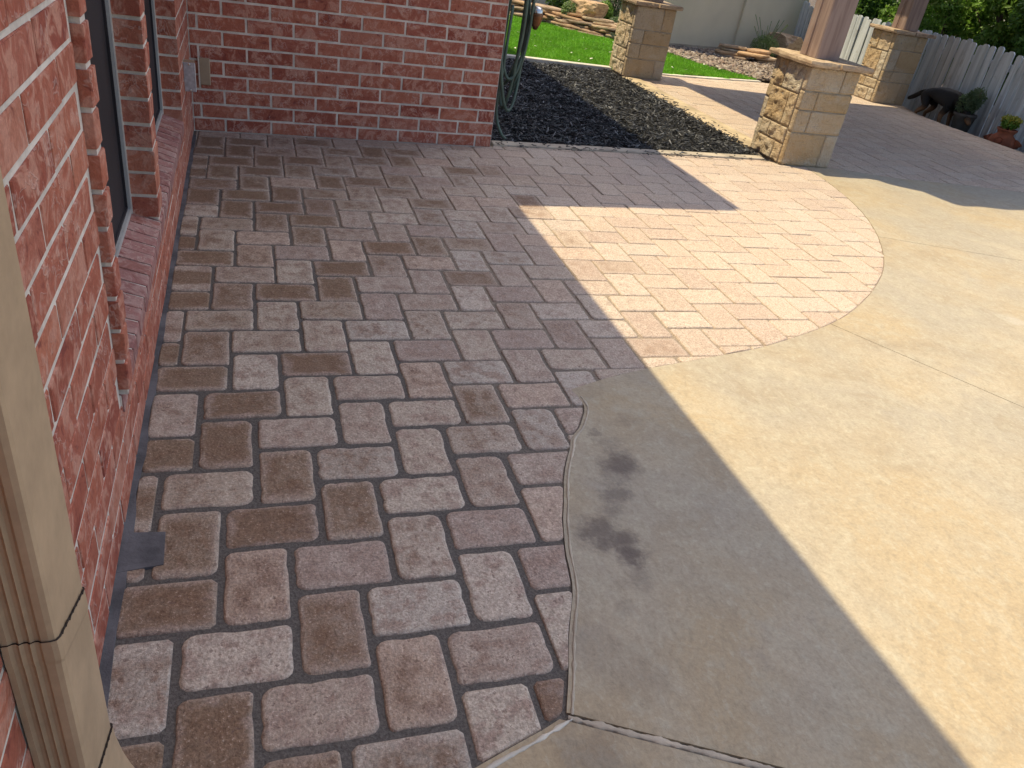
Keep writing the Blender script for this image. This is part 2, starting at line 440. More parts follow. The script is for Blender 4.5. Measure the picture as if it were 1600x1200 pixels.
# ------------------------------------------------------------------ outlines on the ground (metres)
# paver edge, from the near end past the curve to the big column
EDGE_NEAR = [(-.62,-.86),(-.30,-.62),(-.05,-.455),(.154,-.345),(.374,-.262)]
EDGE_SIDE = [(.374,-.262),(.435,-.11),(.506,.055),(.549,.233),(.616,.44),(.705,.64),(.735,.705),(.80,.775),(.84,.85),(.853,.91),(.842,.99)]
EDGE_ARC = [(.842,.99),(.957,1.042),(1.175,1.115),(1.499,1.195),(1.869,1.294),(2.358,1.50),(2.739,1.745),(3.125,2.076),(3.395,2.39),(3.682,2.83),(3.90,3.30),(4.04,3.78),(4.10,4.10),(4.12,4.26)]
edge = catmull(EDGE_NEAR,3)[:-1]+catmull(EDGE_SIDE,4)[:-1]+catmull(EDGE_ARC,5)
def wob(p, a=.006, s=9): 
    n = mnoise.noise(Vector((p[0]*s, p[1]*s, 3.3)))
    m2 = mnoise.noise(Vector((p[0]*s, p[1]*s, 8.3)))
    return (p[0]+n*a, p[1]+m2*a)
edge_w = [wob(p) if p[1] < 1.05 else p for p in edge]
NEAR = [(-.535,-.80)]+edge_w+[(3.865,4.245),(3.80,4.37),(1.40,4.19),(1.40,4.142),(-.556,4.032)]
FARP = [(4.36,4.30),(4.95,4.125),(5.6,4.065),(6.25,3.965),(7.95,3.74),(7.95,5.6),(7.9,6.7),(7.95,7.25),(8.15,7.8),(7.6,8.2),(6.28,8.37),(5.27,8.14),(4.67,8.06),(4.11,7.97),(4.11,4.77),(4.36,4.77)]
MULCH = [(1.385,4.30),(3.80,4.475),(3.845,4.76),(3.86,7.66),(3.84,7.86),(1.385,7.92)]
TURF = [(1.385,8.03),(3.85,7.97),(4.62,8.12),(6.24,8.44),(5.80,9.12),(5.60,10.1),(5.06,10.65),(4.64,11.2),(4.1,11.9),(3.3,12.5),(1.385,13.0)]

def sheet(name, poly, z, mat, kind='structure', parent=None):
    if area(poly) < 0: poly = poly[::-1]
    o = obj(name, mesh(name, [(x,y,z) for x,y in poly], [tuple(range(len(poly)))], mat), parent)
    if kind: o['kind'] = kind
    return o

sheet('ground', [(-60,-60),(60,-60),(60,60),(-60,60)], -.16, M['soil'])

# ------------------------------------------------------------------ paver patios
PA, PB = 0.2426, 0.16
def outline(w, h, seed, rad=.018, rough=.0022):
    rr = random.Random(seed); pts = []
    rads = [rad*rr.uniform(.5,1.5) for _ in range(4)]
    cor = []
    for (sx,sy,a0), rd in zip(((1,-1,-90),(1,1,0),(-1,1,90),(-1,-1,180)), rads):
        cx, cy = sx*(w/2-rd), sy*(h/2-rd)
        cor.append([(cx+rd*math.cos(math.radians(a0+30*k)), cy+rd*math.sin(math.radians(a0+30*k))) for k in range(4)])
    for i in range(4):
        pts += cor[i]
        a_, b_ = cor[i][-1], cor[(i+1)%4][0]
        nx, ny = ((1,0),(0,1),(-1,0),(0,-1))[i]
        for t in (.2,.4,.6,.8):
            j = max(-.003, min(.0018, rr.gauss(0,rough*.8)))-.0005 if rr.random() > .05 else -rough*1.7
            t += rr.uniform(-.06,.06)
            pts.append((a_[0]+(b_[0]-a_[0])*t+nx*j, a_[1]+(b_[1]-a_[1])*t+ny*j))
    return pts

def paver_mesh(pts, seed=0, bev=.007, deep=.05, low=False):
    n = len(pts); R = max(.02, min(max(abs(p[0]) for p in pts), max(abs(p[1]) for p in pts)))
    def ring(ins, z):
        k = []
        for x, y in pts:
            L = math.hypot(x,y) or 1
            f = max(.2, 1-ins/ max(L*.8, .01))
            k.append((x*f, y*f, z))
        return k
    rr = random.Random(seed)
    rings = [ring(0,-deep), ring(0,-bev*1.1), ring(bev*.45,-bev*.3), ring(bev*1.6,0.0)] if not low else [ring(0,-.02), ring(0,-.004), ring(.006,0)]
    v = [p for q in rings for p in q]; f = []
    for i in range(len(rings)-1):
        for k in range(n): f.append((i*n+k, i*n+(k+1)%n, (i+1)*n+(k+1)%n, (i+1)*n+k))
    f.append(tuple(range((len(rings)-1)*n, len(rings)*n)))
    me = mesh('paver', v, f, M['paver'], True)
    me.polygons[len(me.polygons)-1].use_smooth = False
    return me

def joint_at(x, y):
    d = math.hypot(x-0.0, y+.2)
    return .0062+.0085*max(0.0, 1-d/2.0)

variants = {}
def variant(kind, i, jt):
    key = (kind, i, jt)
    if key not in variants:
        w_, h_ = (PA, PB)
        j = (.0055,.010,.015)[jt]
        variants[key] = paver_mesh(outline(w_-j, h_-j, i*7+jt*31+kind, (.012,.016,.020)[jt], (.0012,.0017,.0023)[jt]), i, (.0045,.005,.006)[jt])
    return variants[key]

def corner_cut(poly, c):
    out = []
    for i in range(len(poly)):
        p, a, b = poly[i], poly[i-1], poly[(i+1)%len(poly)]
        la = math.hypot(a[0]-p[0], a[1]-p[1]); lb = math.hypot(b[0]-p[0], b[1]-p[1])
        ca = ((a[0]-p[0])*(b[0]-p[0])+(a[1]-p[1])*(b[1]-p[1]))/(la*lb+1e-9)
        if ca > -.85:
            k = min(c, la*.3, lb*.3)
            out += [(p[0]+(a[0]-p[0])*k/la, p[1]+(a[1]-p[1])*k/la), (p[0]+(b[0]-p[0])*k/lb, p[1]+(b[1]-p[1])*k/lb)]
        else: out.append(p)
    return out

def lay_pavers(region, parent, limit, skip=None, order=None, low=False):
    xs = [p[0] for p in region]; ys = [p[1] for p in region]
    cells = []
    for m_ in range(-60, 60):
        for n_ in range(-60, 60):
            ox, oy = m_*PB+n_*PA, -m_*PB+n_*PA
            for k, (x0,y0,w_,h_) in enumerate(((ox,oy,PA,PB),(ox+PA,oy,PB,PA))):
                if x0 > max(xs) or x0+w_ < min(xs) or y0 > max(ys) or y0+h_ < min(ys): continue
                cells.append((x0,y0,w_,h_,k))
    out = []
    for x0,y0,w_,h_,k in cells:
        q = clean(rect_clip(region, x0, x0+w_, y0, y0+h_))
        if len(q) < 3: continue
        a_ = abs(area(q))
        if a_ < .0005: continue
        cx, cy = x0+w_/2, y0+h_/2
        out.append((math.hypot(cx+.22, cy+1.17), cx, cy, k, q, a_ > .985*w_*h_))
    out.sort(key=lambda t: t[0])
    rest = MB()
    for i, (d, cx, cy, k, q, full) in enumerate(out):
        rr = random.Random(i*13+5)
        jt = 2 if d+.35*max(0,cx) < 2.35 else (1 if d+.6*max(0,cx) < 4.3 else 0)
        dz = rr.uniform(-.0015,.0015); tilt = (rr.uniform(-.006,.006), rr.uniform(-.006,.006))
        if i < limit and full:
            o = obj('paver', variant(0, rr.randrange(9), jt), parent, (cx+rr.uniform(-.0018,.0018), cy+rr.uniform(-.0018,.0018), dz),
                    (tilt[0], tilt[1], (math.pi/2 if k else 0)+(math.pi if rr.random() < .5 else 0)+rr.uniform(-.011,.011)))
            continue
        if area(q) < 0: q = q[::-1]
        mx = sum(p[0] for p in q)/len(q); my = sum(p[1] for p in q)/len(q)
        if full: mx, my = cx, cy
        j = (.0055,.010,.015)[jt]
        loc = [(p[0]-mx, p[1]-my) for p in q]
        conv = all((q[e-1][0]-q[e-2][0])*(q[e][1]-q[e-1][1])-(q[e-1][1]-q[e-2][1])*(q[e][0]-q[e-1][0]) > -2e-5 for e in range(len(q)))
        if not conv: loc = [(x*.93, y*.93) for x, y in loc]
        for e in range(len(q) if conv else 0):      # pull each edge in by half a joint
            a_, b_ = (q[e][0]-mx, q[e][1]-my), (q[(e+1)%len(q)][0]-mx, q[(e+1)%len(q)][1]-my)
            if math.hypot(b_[0]-a_[0], b_[1]-a_[1]) < .006: continue
            cl = half_clip(loc, a_, (b_[0]-a_[0], b_[1]-a_[1]), j/2)
            if len(cl) >= 3: loc = cl
        loc = clean(loc, .002)
        if len(loc) < 3 or abs(area(loc)) < .0003: continue
        gx = sum(p[0] for p in loc)/len(loc); gy = sum(p[1] for p in loc)/len(loc)
        loc = corner_cut([(p[0]-gx, p[1]-gy) for p in loc], .011)
        if i < limit:
            obj('paver', paver_mesh(loc, i, .006), parent, (mx+gx, my+gy, dz))
        else:
            n = len(loc)
            v = [((x*f)+mx+gx, (y*f)+my+gy, z+dz) for f, z in ((1,-.03),(1,-.004),(.95,0)) for x, y in loc]
            fs = [(r_*n+e, r_*n+(e+1)%n, (r_+1)*n+(e+1)%n, (r_+1)*n+e) for r_ in range(2) for e in range(n)]+[tuple(range(2*n,3*n))]
            rest.add(v, fs)
    if rest.v:
        o = rest.obj('distant_paver', M['paver'], parent); o['kind'] = 'stuff'
    return len(out)

bed = sheet('paver_patio', [(-.6,-.9),(4.13,-.9),(4.13,4.25),(3.8,4.38),(1.4,4.2),(-.6,4.2)], -.0055, M['sand'])
bed['label'] = 'shaded and sunlit tumbled paver patio laid in herringbone beside the brick house'
n1 = lay_pavers(NEAR, bed, 300)
bed2 = sheet('covered_paver_patio', FARP, -.0055, M['sand'])
bed2['label'] = 'shaded paver patio between the stone columns and the picket fence'
n2 = lay_pavers(FARP, bed2, 300)

# dark grout fillet along the foot of the long wall, with one patched cell
g_ = MB(); pts = [(-.547,-.8),(-.512,-.8)]
L_ = [(-.565,-.8)]; R_ = []
for i in range(60):
    y = -.8+i*.08
    if y > 4.0: break
    R_.append((-.528-.0055*y+.010*mnoise.noise(Vector((y*6,1,2)))+.006*max(0,1-y), y))
poly = [(-.60,-.8)]+R_+[(-.60,R_[-1][1])]
g_.prism(poly, -.03, .0015)
fo = g_.obj('grout_fillet', M['fill'], bed)
g_ = MB(); g_.prism([(-.545,.275),(-.448,.288),(-.452,.40),(-.545,.408)], -.02, .0025)
g_.obj('grout_patch', M['fill'], bed)

# ------------------------------------------------------------------ concrete patio
CP = edge_w[:]                                          # along the pavers
CP = CP + [(4.36,4.285),(4.95,4.115),(5.6,4.055),(6.25,3.955),(7.95,3.73),(14,3.0),(14,-5),(-.62,-5)]
# shrink off the pavers by a small joint
J1 = ((.374,-.267),(.381,-.189)); J2 = ((2.349,1.487),(.43,-.73)); J3 = ((3.612,2.689),(.892,-.331))
conc = sheet('concrete_patio', CP, -.03, M['fill'])
conc['label'] = 'tan stained concrete patio with fine joints, half in shade'
def slab(poly):
    q = clean(poly, .0008)
    b = MB(); b.prism(q, -.028, 0.0)
    b.obj('concrete_slab', M['concrete'], conc)
above = half_clip(CP, *J1, .011)
below = half_clip(CP, J1[0], (-J1[1][0], -J1[1][1]), .009)
slab(below)
right = half_clip(above, *J2, .0022)
left = half_clip(above, J2[0], (-J2[1][0], -J2[1][1]), .0022)
slab(left)
slab(half_clip(right, *J3, .002)); slab(half_clip(right, J3[0], (-J3[1][0], -J3[1][1]), .002))
# pale mortar bead in the wide joint and along the cut pavers
def bead(path, wd, z, mat, name, parent, seed=0):
    b = MB(); n = len(path); vs = []
    for i, p in enumerate(path):
        a_, c_ = path[max(i-1,0)], path[min(i+1,n-1)]
        dx, dy = c_[0]-a_[0], c_[1]-a_[1]; L = math.hypot(dx,dy) or 1
        nx, ny = -dy/L, dx/L
        k = wd*(.85+.9*mnoise.noise(Vector((p[0]*38,p[1]*38,seed)))+.5*mnoise.noise(Vector((p[0]*110,p[1]*110,seed))))
        for t, zz in ((-1,-.03),(-.8,z*.5),(0,z),(.8,z*.5),(1,-.03)):
            vs.append((p[0]+nx*k*t, p[1]+ny*k*t, zz))
    fs = [(i*5+j, i*5+j+1, i*5+j+6, i*5+j+5) for i in range(n-1) for j in range(4)]
    b.add(vs, [f[::-1] for f in fs]); return b.obj(name, mat, parent, True)
jp = [wob((J1[0][0]+J1[1][0]*t, J1[0][1]+J1[1][1]*t), .004, 14) for t in np.linspace(.01,1.6,130)]
bead(jp, .0085, .0018, M['kerb'], 'mortar_bead', conc)
sp = catmull(EDGE_SIDE,16); sp = [wob((p[0]+.012, p[1]-.003), .005, 9) for p in sp if p[1] < .95]
bead(sp, .0052, .0022, M['kerb'], 'mortar_bead', conc, 5)
sp = catmull(EDGE_NEAR,20); sp = [wob((p[0]+.010, p[1]-.012), .004, 9) for p in sp]
bead(sp, .007, .003, M['kerbwhite'], 'mortar_bead', conc, 9)

# ------------------------------------------------------------------ kerbs and beds
def kerb(name, poly, z, mat, label):
    b = MB(); b.prism(poly, -.06, z); o = b.obj(name, mat); o['kind'] = 'structure'; o['label'] = label
    bv = o.modifiers.new('bevel','BEVEL'); bv.width = .008; bv.segments = 2
    return o
kerb('kerb', [(1.405,4.195),(3.80,4.375),(3.80,4.47),(1.405,4.295)], .012, M['kerb'], 'narrow concrete kerb between pavers and black mulch')
kerb('kerb', [(1.39,7.93),(3.85,7.868),(3.85,7.965),(1.39,8.025)], .05, M['kerbwhite'], 'pale concrete kerb between black mulch and green turf')
kerb('kerb', [(4.115,7.975),(4.67,8.07),(5.27,8.15),(6.28,8.38),(6.25,8.44),(5.25,8.235),(4.64,8.12),(4.10,8.06)], .012, M['kerbwhite'], 'pale concrete kerb between sunlit pavers and green turf')
kerb('border_strip', [(3.85,4.775),(4.10,4.775),(4.10,7.60),(3.87,7.60)], .008, M['border'], 'tan concrete strip between black mulch and covered patio')

def grid_bed(name, poly, mat, z, amp, step=.08, kind='structure', sc=5):
    xs = [p[0] for p in poly]; ys = [p[1] for p in poly]; nx = int((max(xs)-min(xs))/step)+2; ny = int((max(ys)-min(ys))/step)+2
    v = []; f = []
    for j in range(ny):
        for i in range(nx):
            x, y = min(xs)+i*step, min(ys)+j*step
            v.append((x, y, z+amp*mnoise.noise(Vector((x*sc,y*sc,1)))))
    for j in range(ny-1):
        for i in range(nx-1):
            c_ = (min(xs)+(i+.5)*step, min(ys)+(j+.5)*step)
            if inside(c_, poly): f.append((j*nx+i, j*nx+i+1, (j+1)*nx+i+1, (j+1)*nx+i))
    used = sorted({i for q in f for i in q}); mp = {o_: k for k, o_ in enumerate(used)}
    o = obj(name, mesh(name, [v[i] for i in used], [tuple(mp[i] for i in q) for q in f], mat, True))
    if kind: o['kind'] = kind
    return o

def scatter_boxes(n, poly, lx, ly, lz, z, zamp, tilt, seed, sc=5, amp=0.):
    r = np.random.default_rng(seed); P = []
    xs = [p[0] for p in poly]; ys = [p[1] for p in poly]
    while len(P) < n:
        x, y = r.uniform(min(xs),max(xs)), r.uniform(min(ys),max(ys))
        if inside((x,y), poly): P.append((x,y))
    P = np.array(P); a = r.uniform(0,2*np.pi,n); t = r.normal(0,tilt,n); t2 = r.normal(0,tilt,n)
    L = r.uniform(*lx,n)/2; W = r.uniform(*ly,n)/2; H = r.uniform(*lz,n)/2
    zz = z+r.uniform(0,zamp,n)+np.array([amp*mnoise.noise(Vector((p[0]*sc,p[1]*sc,1))) for p in P])
    corners = np.array([(-1,-.7,-1),(1,-.5,-1),(1,.6,-1),(-1,.9,-1),(-1,-.7,1),(1,-.5,1),(1,.6,1),(-1,.9,1)], float)
    V = corners[None]*np.stack([L,W,H],-1)[:,None,:]
    V[:,:,2] += V[:,:,0]*t[:,None]+V[:,:,1]*t2[:,None]
    c, s_ = np.cos(a)[:,None], np.sin(a)[:,None]
    X = V[:,:,0]*c-V[:,:,1]*s_+P[:,0:1]; Y = V[:,:,0]*s_+V[:,:,1]*c+P[:,1:2]; Z = V[:,:,2]+zz[:,None]
    Vv = np.stack([X,Y,Z],-1).reshape(-1,3)
    F = np.array([(3,2,1,0),(4,5,6,7),(0,1,5,4),(1,2,6,5),(2,3,7,6),(3,0,4,7)])
    Ff = (F[None]+8*np.arange(n)[:,None,None]).reshape(-1,4)
    return Vv, Ff

def np_obj(name, V, F, mat, parent=None, smooth=False):
    me = bpy.data.meshes.new(name); k = F.shape[1]
    me.vertices.add(len(V)); me.vertices.foreach_set('co', V.astype(np.float32).ravel())
    me.loops.add(len(F)*k); me.loops.foreach_set('vertex_index', F.astype(np.int32).ravel())
    me.polygons.add(len(F)); me.polygons.foreach_set('loop_start', np.arange(0,len(F)*k,k,dtype=np.int32))
    me.update(calc_edges=True); me.materials.append(mat)
    return obj(name, me, parent)

grid_bed('mulch_bed', MULCH, M['mulchbase'], -.01, .02)
V_, F_ = scatter_boxes(20000, MULCH, (.02,.075), (.006,.014), (.002,.006), .0, .022, .30, 3, 5, .02)
V2, F2 = scatter_boxes(110, [(1.42,4.12),(3.78,4.29),(3.8,4.45),(1.42,4.28)], (.015,.05), (.005,.011), (.002,.004), .0135, .003, .05, 17)
V3, F3 = scatter_boxes(90, [(3.86,4.85),(4.02,4.85),(3.98,7.5),(3.88,7.5)], (.015,.05), (.005,.011), (.002,.004), .0115, .003, .05, 18)
V_ = np.concatenate([V_,V2,V3]); F_ = np.concatenate([F_, F2+13*0+len(V_)-len(V2)-len(V3), F3+len(V_)-len(V3)])
o = np_obj('mulch_chips', V_, F_, M['chip']); tag(o, 'shredded black bark mulch filling the bed by the wall', 'mulch', kind='stuff')

# turf
grid_bed('turf_ground', TURF, M['turfbase'], .012, .006, .15)
def blades(poly, n, h, wd, seed, z=.012):
    r = np.random.default_rng(seed); xs = [p[0] for p in poly]; ys = [p[1] for p in poly]
    P = []
    while len(P) < n:
        q = np.stack([r.uniform(min(xs),max(xs),n), r.uniform(min(ys),max(ys),n)],-1)
        P += [p for p in q if inside(p, poly)]
    P = np.array(P[:n]); a = r.uniform(0,2*np.pi,n); hh = r.uniform(.6,1.2,n)*h; ww = r.uniform(.6,1.2,n)*wd
    lean = r.normal(0,.5,(n,2))*hh[:,None]
    d = np.stack([np.cos(a),np.sin(a)],-1)*ww[:,None]/2
    v0 = np.concatenate([P-d, np.full((n,1),z)],1); v1 = np.concatenate([P+d, np.full((n,1),z)],1)
    v2 = np.concatenate([P+lean, (z+hh)[:,None]],1)
    return np.stack([v0,v1,v2],1).reshape(-1,3), np.arange(3*n).reshape(n,3)
V_, F_ = blades(TURF, 90000, .035, .013, 5)
o = np_obj('turf_grass', V_, F_, M['blade']); tag(o, 'bright green artificial turf beyond the mulch bed', 'grass', kind='stuff')
V_, F_ = scatter_boxes(70, TURF, (.02,.05), (.012,.03), (.002,.003), .05, .01, .3, 8)
o = np_obj('fallen_petals', V_, F_, M['petal']); tag(o, 'pale petals scattered over the green turf', 'petals', kind='stuff')

GRAVEL = [(5.62,10.1),(5.82,9.14),(6.26,8.46),(7.6,8.5),(8.35,8.9),(8.35,11.2),(5.9,10.64),(5.4,10.5)]
grid_bed('gravel_bed', GRAVEL, M['soil'], .01, .01, .12)
V_, F_ = scatter_boxes(4200, GRAVEL, (.03,.09), (.02,.06), (.015,.04), .015, .02, .3, 12)
o = np_obj('gravel', V_, F_, M['gravel']); tag(o, 'loose tan and grey gravel bed in front of stucco wall', 'gravel', kind='stuff')
REARBED = [(3.3,12.5),(4.1,11.9),(4.64,11.2),(5.06,10.65),(5.4,10.5),(6.2,10.9),(6.2,13.2),(1.38,13.6),(1.38,13.0)]
o = grid_bed('raised_bed', REARBED, M['darksoil'], .15, .03, .12)
SIDEBED = [(7.97,3.6),(7.97,5.6),(7.92,6.7),(7.97,7.25),(8.17,7.8),(8.3,9),(8.6,9),(8.6,3.6)]
grid_bed('fence_bed', SIDEBED, M['darksoil'], -.125, .015, .1)

# ------------------------------------------------------------------ brick house
CRS, MOD, GAP = .0838, .2725, .0124
BL, BH, BD = MOD-GAP, CRS-GAP, .105
def brick_mesh(seed, w_=BL, h_=BH, d_=BD):
    """a brick lying in local x (length), y (depth, face at y=0 looking -y), z (height)"""
    rr = random.Random(seed); c = .0022
    v = []
    X = (-w_/2,-w_/2+c,w_/2-c,w_/2); Z = (-h_/2,-h_/2+c,h_/2-c,h_/2)
    jit = lambda a: a+rr.uniform(-.0013,.0013)
    f0 = [(jit(x), rr.uniform(-.0012,.0012), jit(z)) for x, z in ((X[1],Z[1]),(X[2],Z[1]),(X[2],Z[2]),(X[1],Z[2]))]
    f1 = [(jit(x), c, jit(z)) for x, z in ((X[0],Z[0]),(X[3],Z[0]),(X[3],Z[3]),(X[0],Z[3]))]
    f2 = [(x, d_, z) for x, z in ((X[0],Z[0]),(X[3],Z[0]),(X[3],Z[3]),(X[0],Z[3]))]
    v = f0+f1+f2
    F = [(0,1,2,3)]
    for k in range(4):
        F.append((4+k,4+(k+1)%4,(k+1)%4,k)); F.append((8+k,8+(k+1)%4,4+(k+1)%4,4+k))
    F.append((11,10,9,8))
    return mesh('brick', v, F, M['brick'])
BV = [brick_mesh(i) for i in range(8)]
def course_bricks(s0, s1, offset):
    """pieces (start, end) filling s0..s1 in running bond"""
    out = []; s = s0-((s0-offset) % MOD)
    while s < s1-.001:
        a_, b_ = max(s, s0), min(s+MOD, s1)
        if b_-a_ > .03: out.append([a_, b_])
        elif out: out[-1][1] = b_
        s += MOD
    return out
# frames: local x runs along the wall, local -y is outward
house = empty('brick_house', (0,0,0))
tag(house, 'red brick house wrapping the shaded corner of the paver patio', 'house')
CORN = Vector((-.568,4.036,0))
rotL = math.atan2(0-4.036, -.545+.568)                  # along -y from the corner, facing +x
wallL = empty('long_wall', CORN, (0,0,rotL), house)
# local frame: +x along the wall from the corner towards the camera; outward normal = +x world
W1 = (4.036-1.77, 4.036-.60); W2 = (4.036-3.17, 4.036-1.91)   # window openings along local x
SILL0, WTOP = .275, 1.92
def lay_wall(parent, s0, s1, height, openings, flip, limit_fn, z0=0., offset=0., rest_name='upper_bricks'):
    rest = MB(); i = 0; nsolo = 0
    for c_ in range(int((height-z0)/CRS)):
        zc = z0+(c_+.5)*CRS
        segs = [(s0,s1)]
        for (a_,b_,za,zb) in openings:
            if za < zc < zb:
                segs = [q for (p0,p1) in segs for q in ((p0,min(p1,a_)),(max(p0,b_),p1)) if q[1]-q[0] > .03]
        for (p0,p1) in segs:
            for a_, b_ in course_bricks(p0,p1, offset+(MOD/2 if c_%2 else 0)):
                rr = random.Random(i*17+int(s1*10)); i += 1
                L = b_-a_-GAP
                if L < .02: continue
                cx = (a_+b_)/2; sx = L/BL
                loc = (cx, -flip*rr.uniform(.0003,.0018), zc+rr.uniform(-.001,.001))
                if limit_fn(cx, zc):
                    o = obj('brick', BV[rr.randrange(8)], parent, loc, (rr.uniform(-.004,.004), rr.uniform(-.004,.004), (0 if flip > 0 else math.pi)+rr.uniform(-.0016,.0016)), (sx,1,1)); nsolo += 1
                else:
                    me = BV[rr.randrange(8)]; sg = 1 if flip > 0 else -1
                    rest.add([(loc[0]+sg*v.co.x*sx, loc[1]+sg*v.co.y, loc[2]+v.co.z) for v in me.vertices], [tuple(p.vertices) for p in me.polygons])
    if rest.v:
        o = rest.obj(rest_name, M['brick'], parent); o['kind'] = 'stuff'
    return nsolo
HT = 2.55
# long wall: outward is local +y?  local x = (sinus..) -> world -y ; local y -> world +x
def vis_long(s, z):
    y = 4.036-s
    return -.75 < y < 4.05 and z < .52+.16*max(0,y-.2)*0+.9*(1 if y < .75 else .75)
nb1 = lay_wall(wallL, -.004, 5.6, HT, [(W1[0],W1[1],SILL0-.02,WTOP),(W2[0],W2[1],SILL0-.02,WTOP),(W2[0],W1[1],SILL0-.045,SILL0+.06),(W2[1]-.001,W1[0]+.001,SILL0-.02,WTOP)], -1, vis_long, 0., .06)
# mortar core of the long wall (around the openings)
def core(boxes, parent, name='mortar'):
    b = MB()
    for q in boxes: b.box(*q)
    return b.obj(name, M['mortar'], parent)
MO = -.0022
core([(-.1,W2[0]-.0085,-.086,MO,-.05,HT),(-.1,W2[0],-.24,-.0861,-.05,HT),(W1[1],5.7,-.24,MO,-.05,HT),(W2[0],W1[1],-.24,MO,-.05,SILL0-.035),(W2[0],W1[1],-.24,MO,WTOP,HT),
      (W2[1]+.0075,W1[0]-.0075,-.086,MO-.001,SILL0-.035,WTOP),(W2[1],W1[0],-.24,-.0861,SILL0-.035,WTOP)], wallL)
# pier between the two windows, one header brick per course, and the proud header column of the near window
pier_me = [brick_mesh(40+i, W1[0]-W2[1]-.004, BH, .10) for i in range(4)]
jamb_me = [brick_mesh(60+i, .064, BH, .115) for i in range(4)]
zc = SILL0+.01+CRS/2; k_ = 0
while zc < WTOP:
    rr = random.Random(k_)
    obj('brick', pier_me[k_%4], wallL, ((W1[0]+W2[1])/2, rr.uniform(-.001,.001), zc), (0,0,math.pi))
    obj('brick', jamb_me[k_%4], wallL, (W1[1]-.034, .0215+rr.uniform(-.0025,.0025), zc), (0,0,math.pi+rr.uniform(-.02,.02)))
    zc += CRS; k_ += 1
core([(W1[1]-.062,W1[1]-.0065,-.10,.0165,SILL0,WTOP)], wallL, 'jamb_mortar')
# rowlock sill bricks, sloping outwards
sill = empty('window_sill', (0,0,0), (0,0,0), wallL)
row = .0785; n_ = int(round((W1[1]-W2[0])/row)); row = (W1[1]-W2[0])/n_
sm = []
for i in range(5):
    rr = random.Random(90+i); hw = row/2-.0046
    b = MB()
    pr = [(.004,-.052),(.004,-.004),(-.001,0.0),(-.104,.034),(-.11,.030),(-.11,-.02)]   # (y out, z)
    vs = [(s_*hw*(1-.02*rr.random()), y, z+rr.uniform(-.001,.001)) for s_ in (-1,1) for y, z in pr]
    n = len(pr)
    b.add(vs, [tuple(range(n)), tuple(range(2*n-1,n-1,-1))]+[(q, n+q, n+(q+1)%n, (q+1)%n) for q in range(n)])
    sm.append(mesh('sill_brick', b.v, b.f, M['sillbrick']))
for i in range(n_):
    rr = random.Random(i+300)
    obj('sill_brick', sm[i%5], sill, (W2[0]+(i+.5)*row, rr.uniform(.0,.002), SILL0+rr.uniform(-.0002,.0015)))
b = MB(); b.add([(x,y,z) for x in (W2[0],W1[1]) for y, z in ((.0005,SILL0-.05),(.0012,SILL0-.0028),(-.115,SILL0+.0318),(-.115,SILL0-.05))],
      [(0,1,2,3),(7,6,5,4),(0,4,5,1),(1,5,6,2),(2,6,7,3),(3,7,4,0)])
b.obj('mortar', M['mortar'], sill)
# windows
for (a_, b_) in (W1, W2):
    e_ = empty('window', (0,0,0), (0,0,0), wallL)
    lo, hi = a_+(.001 if (a_,b_)==W2 else .001), b_-.001-(.064 if (a_,b_)==W1 else 0)
    f_ = MB()
    zb, zt = SILL0+.034, WTOP-.002; fw_ = .018
    for (x0,x1,z0,z1) in ((lo,hi,zb,zb+fw_),(lo,hi,zt-fw_,zt),(lo,lo+fw_,zb+fw_,zt-fw_),(hi-fw_,hi,zb+fw_,zt-fw_)):
        f_.box(x0,x1,-.112,-.088,z0,z1); 
    f_.obj('frame', M['frame'], e_)
    f2 = MB()
    for (x0,x1,z0,z1) in ((lo+fw_,hi-fw_,zb+fw_,zb+fw_+.01),(lo+fw_,lo+fw_+.012,zb+fw_+.01,zt-fw_),(hi-fw_-.012,hi-fw_,zb+fw_+.01,zt-fw_)):
        f2.box(x0,x1,-.111,-.098,z0,z1)
    f2.obj('screen_frame', M['screen'], e_)
    s_ = MB(); s_.box(lo+fw_,hi-fw_,-.118,-.106,zb+fw_,zt-fw_); s_.obj('screen', M['screen'], e_)
# back wall of the wing
rotB = math.atan2(4.150-4.040, 1.372+.568)
wallB = empty('end_wall', (-.568,4.040,0), (0,0,rotB), house)
LB = math.hypot(1.372+.568, .11)
nb2 = lay_wall(wallB, .0, LB, HT, [], 1, lambda s, z: z < 1.06, -.006, .05+MOD/2)
core([(-.1,LB-.004,-MO,.24,-.05,HT)], wallB)
# return wall of the wing, facing the mulch bed (bricks joined: seen edge on)
wallR = empty('return_wall', (1.372,4.150,0), (0,0,math.pi/2), house)
lay_wall(wallR, .1, 5.3, HT, [], 1, lambda s, z: False, -.006, 0)
core([(.0035,5.3,.0035,.24,-.05,HT)], wallR)
# roof with its eave, soffit and fascia
ROOF = [(-6,-9),(.005,-9),(.03,-.5),(.06,3.585),(1.60,3.685),(1.66,9.9),(-6,9.9)]
b = MB(); b.prism(ROOF, 2.60, 2.63); rf = b.obj('roof', M['soffit'], house)
b = MB(); b.prism([(x-(.012 if x > 0 else 0), y+(.0)) for x, y in ROOF], 2.631, 2.74); b.obj('fascia', M['soffit'], rf)
b = MB()
b.add([(-6,-9,2.741),(.06,-9,2.741),(.06,3.66,2.741),(-3,3.66,4.1),(-3,-9,4.1),(-6,9.9,2.741),(1.64,9.9,2.741),(1.64,3.72,2.741),(-1.2,6.8,4.0),(-6,6.8,4.0)],
      [(0,1,2,3,4),(2,7,8,9,3),(7,6,8),(6,5,9,8)])
b.obj('shingles', M['shingle'], rf)

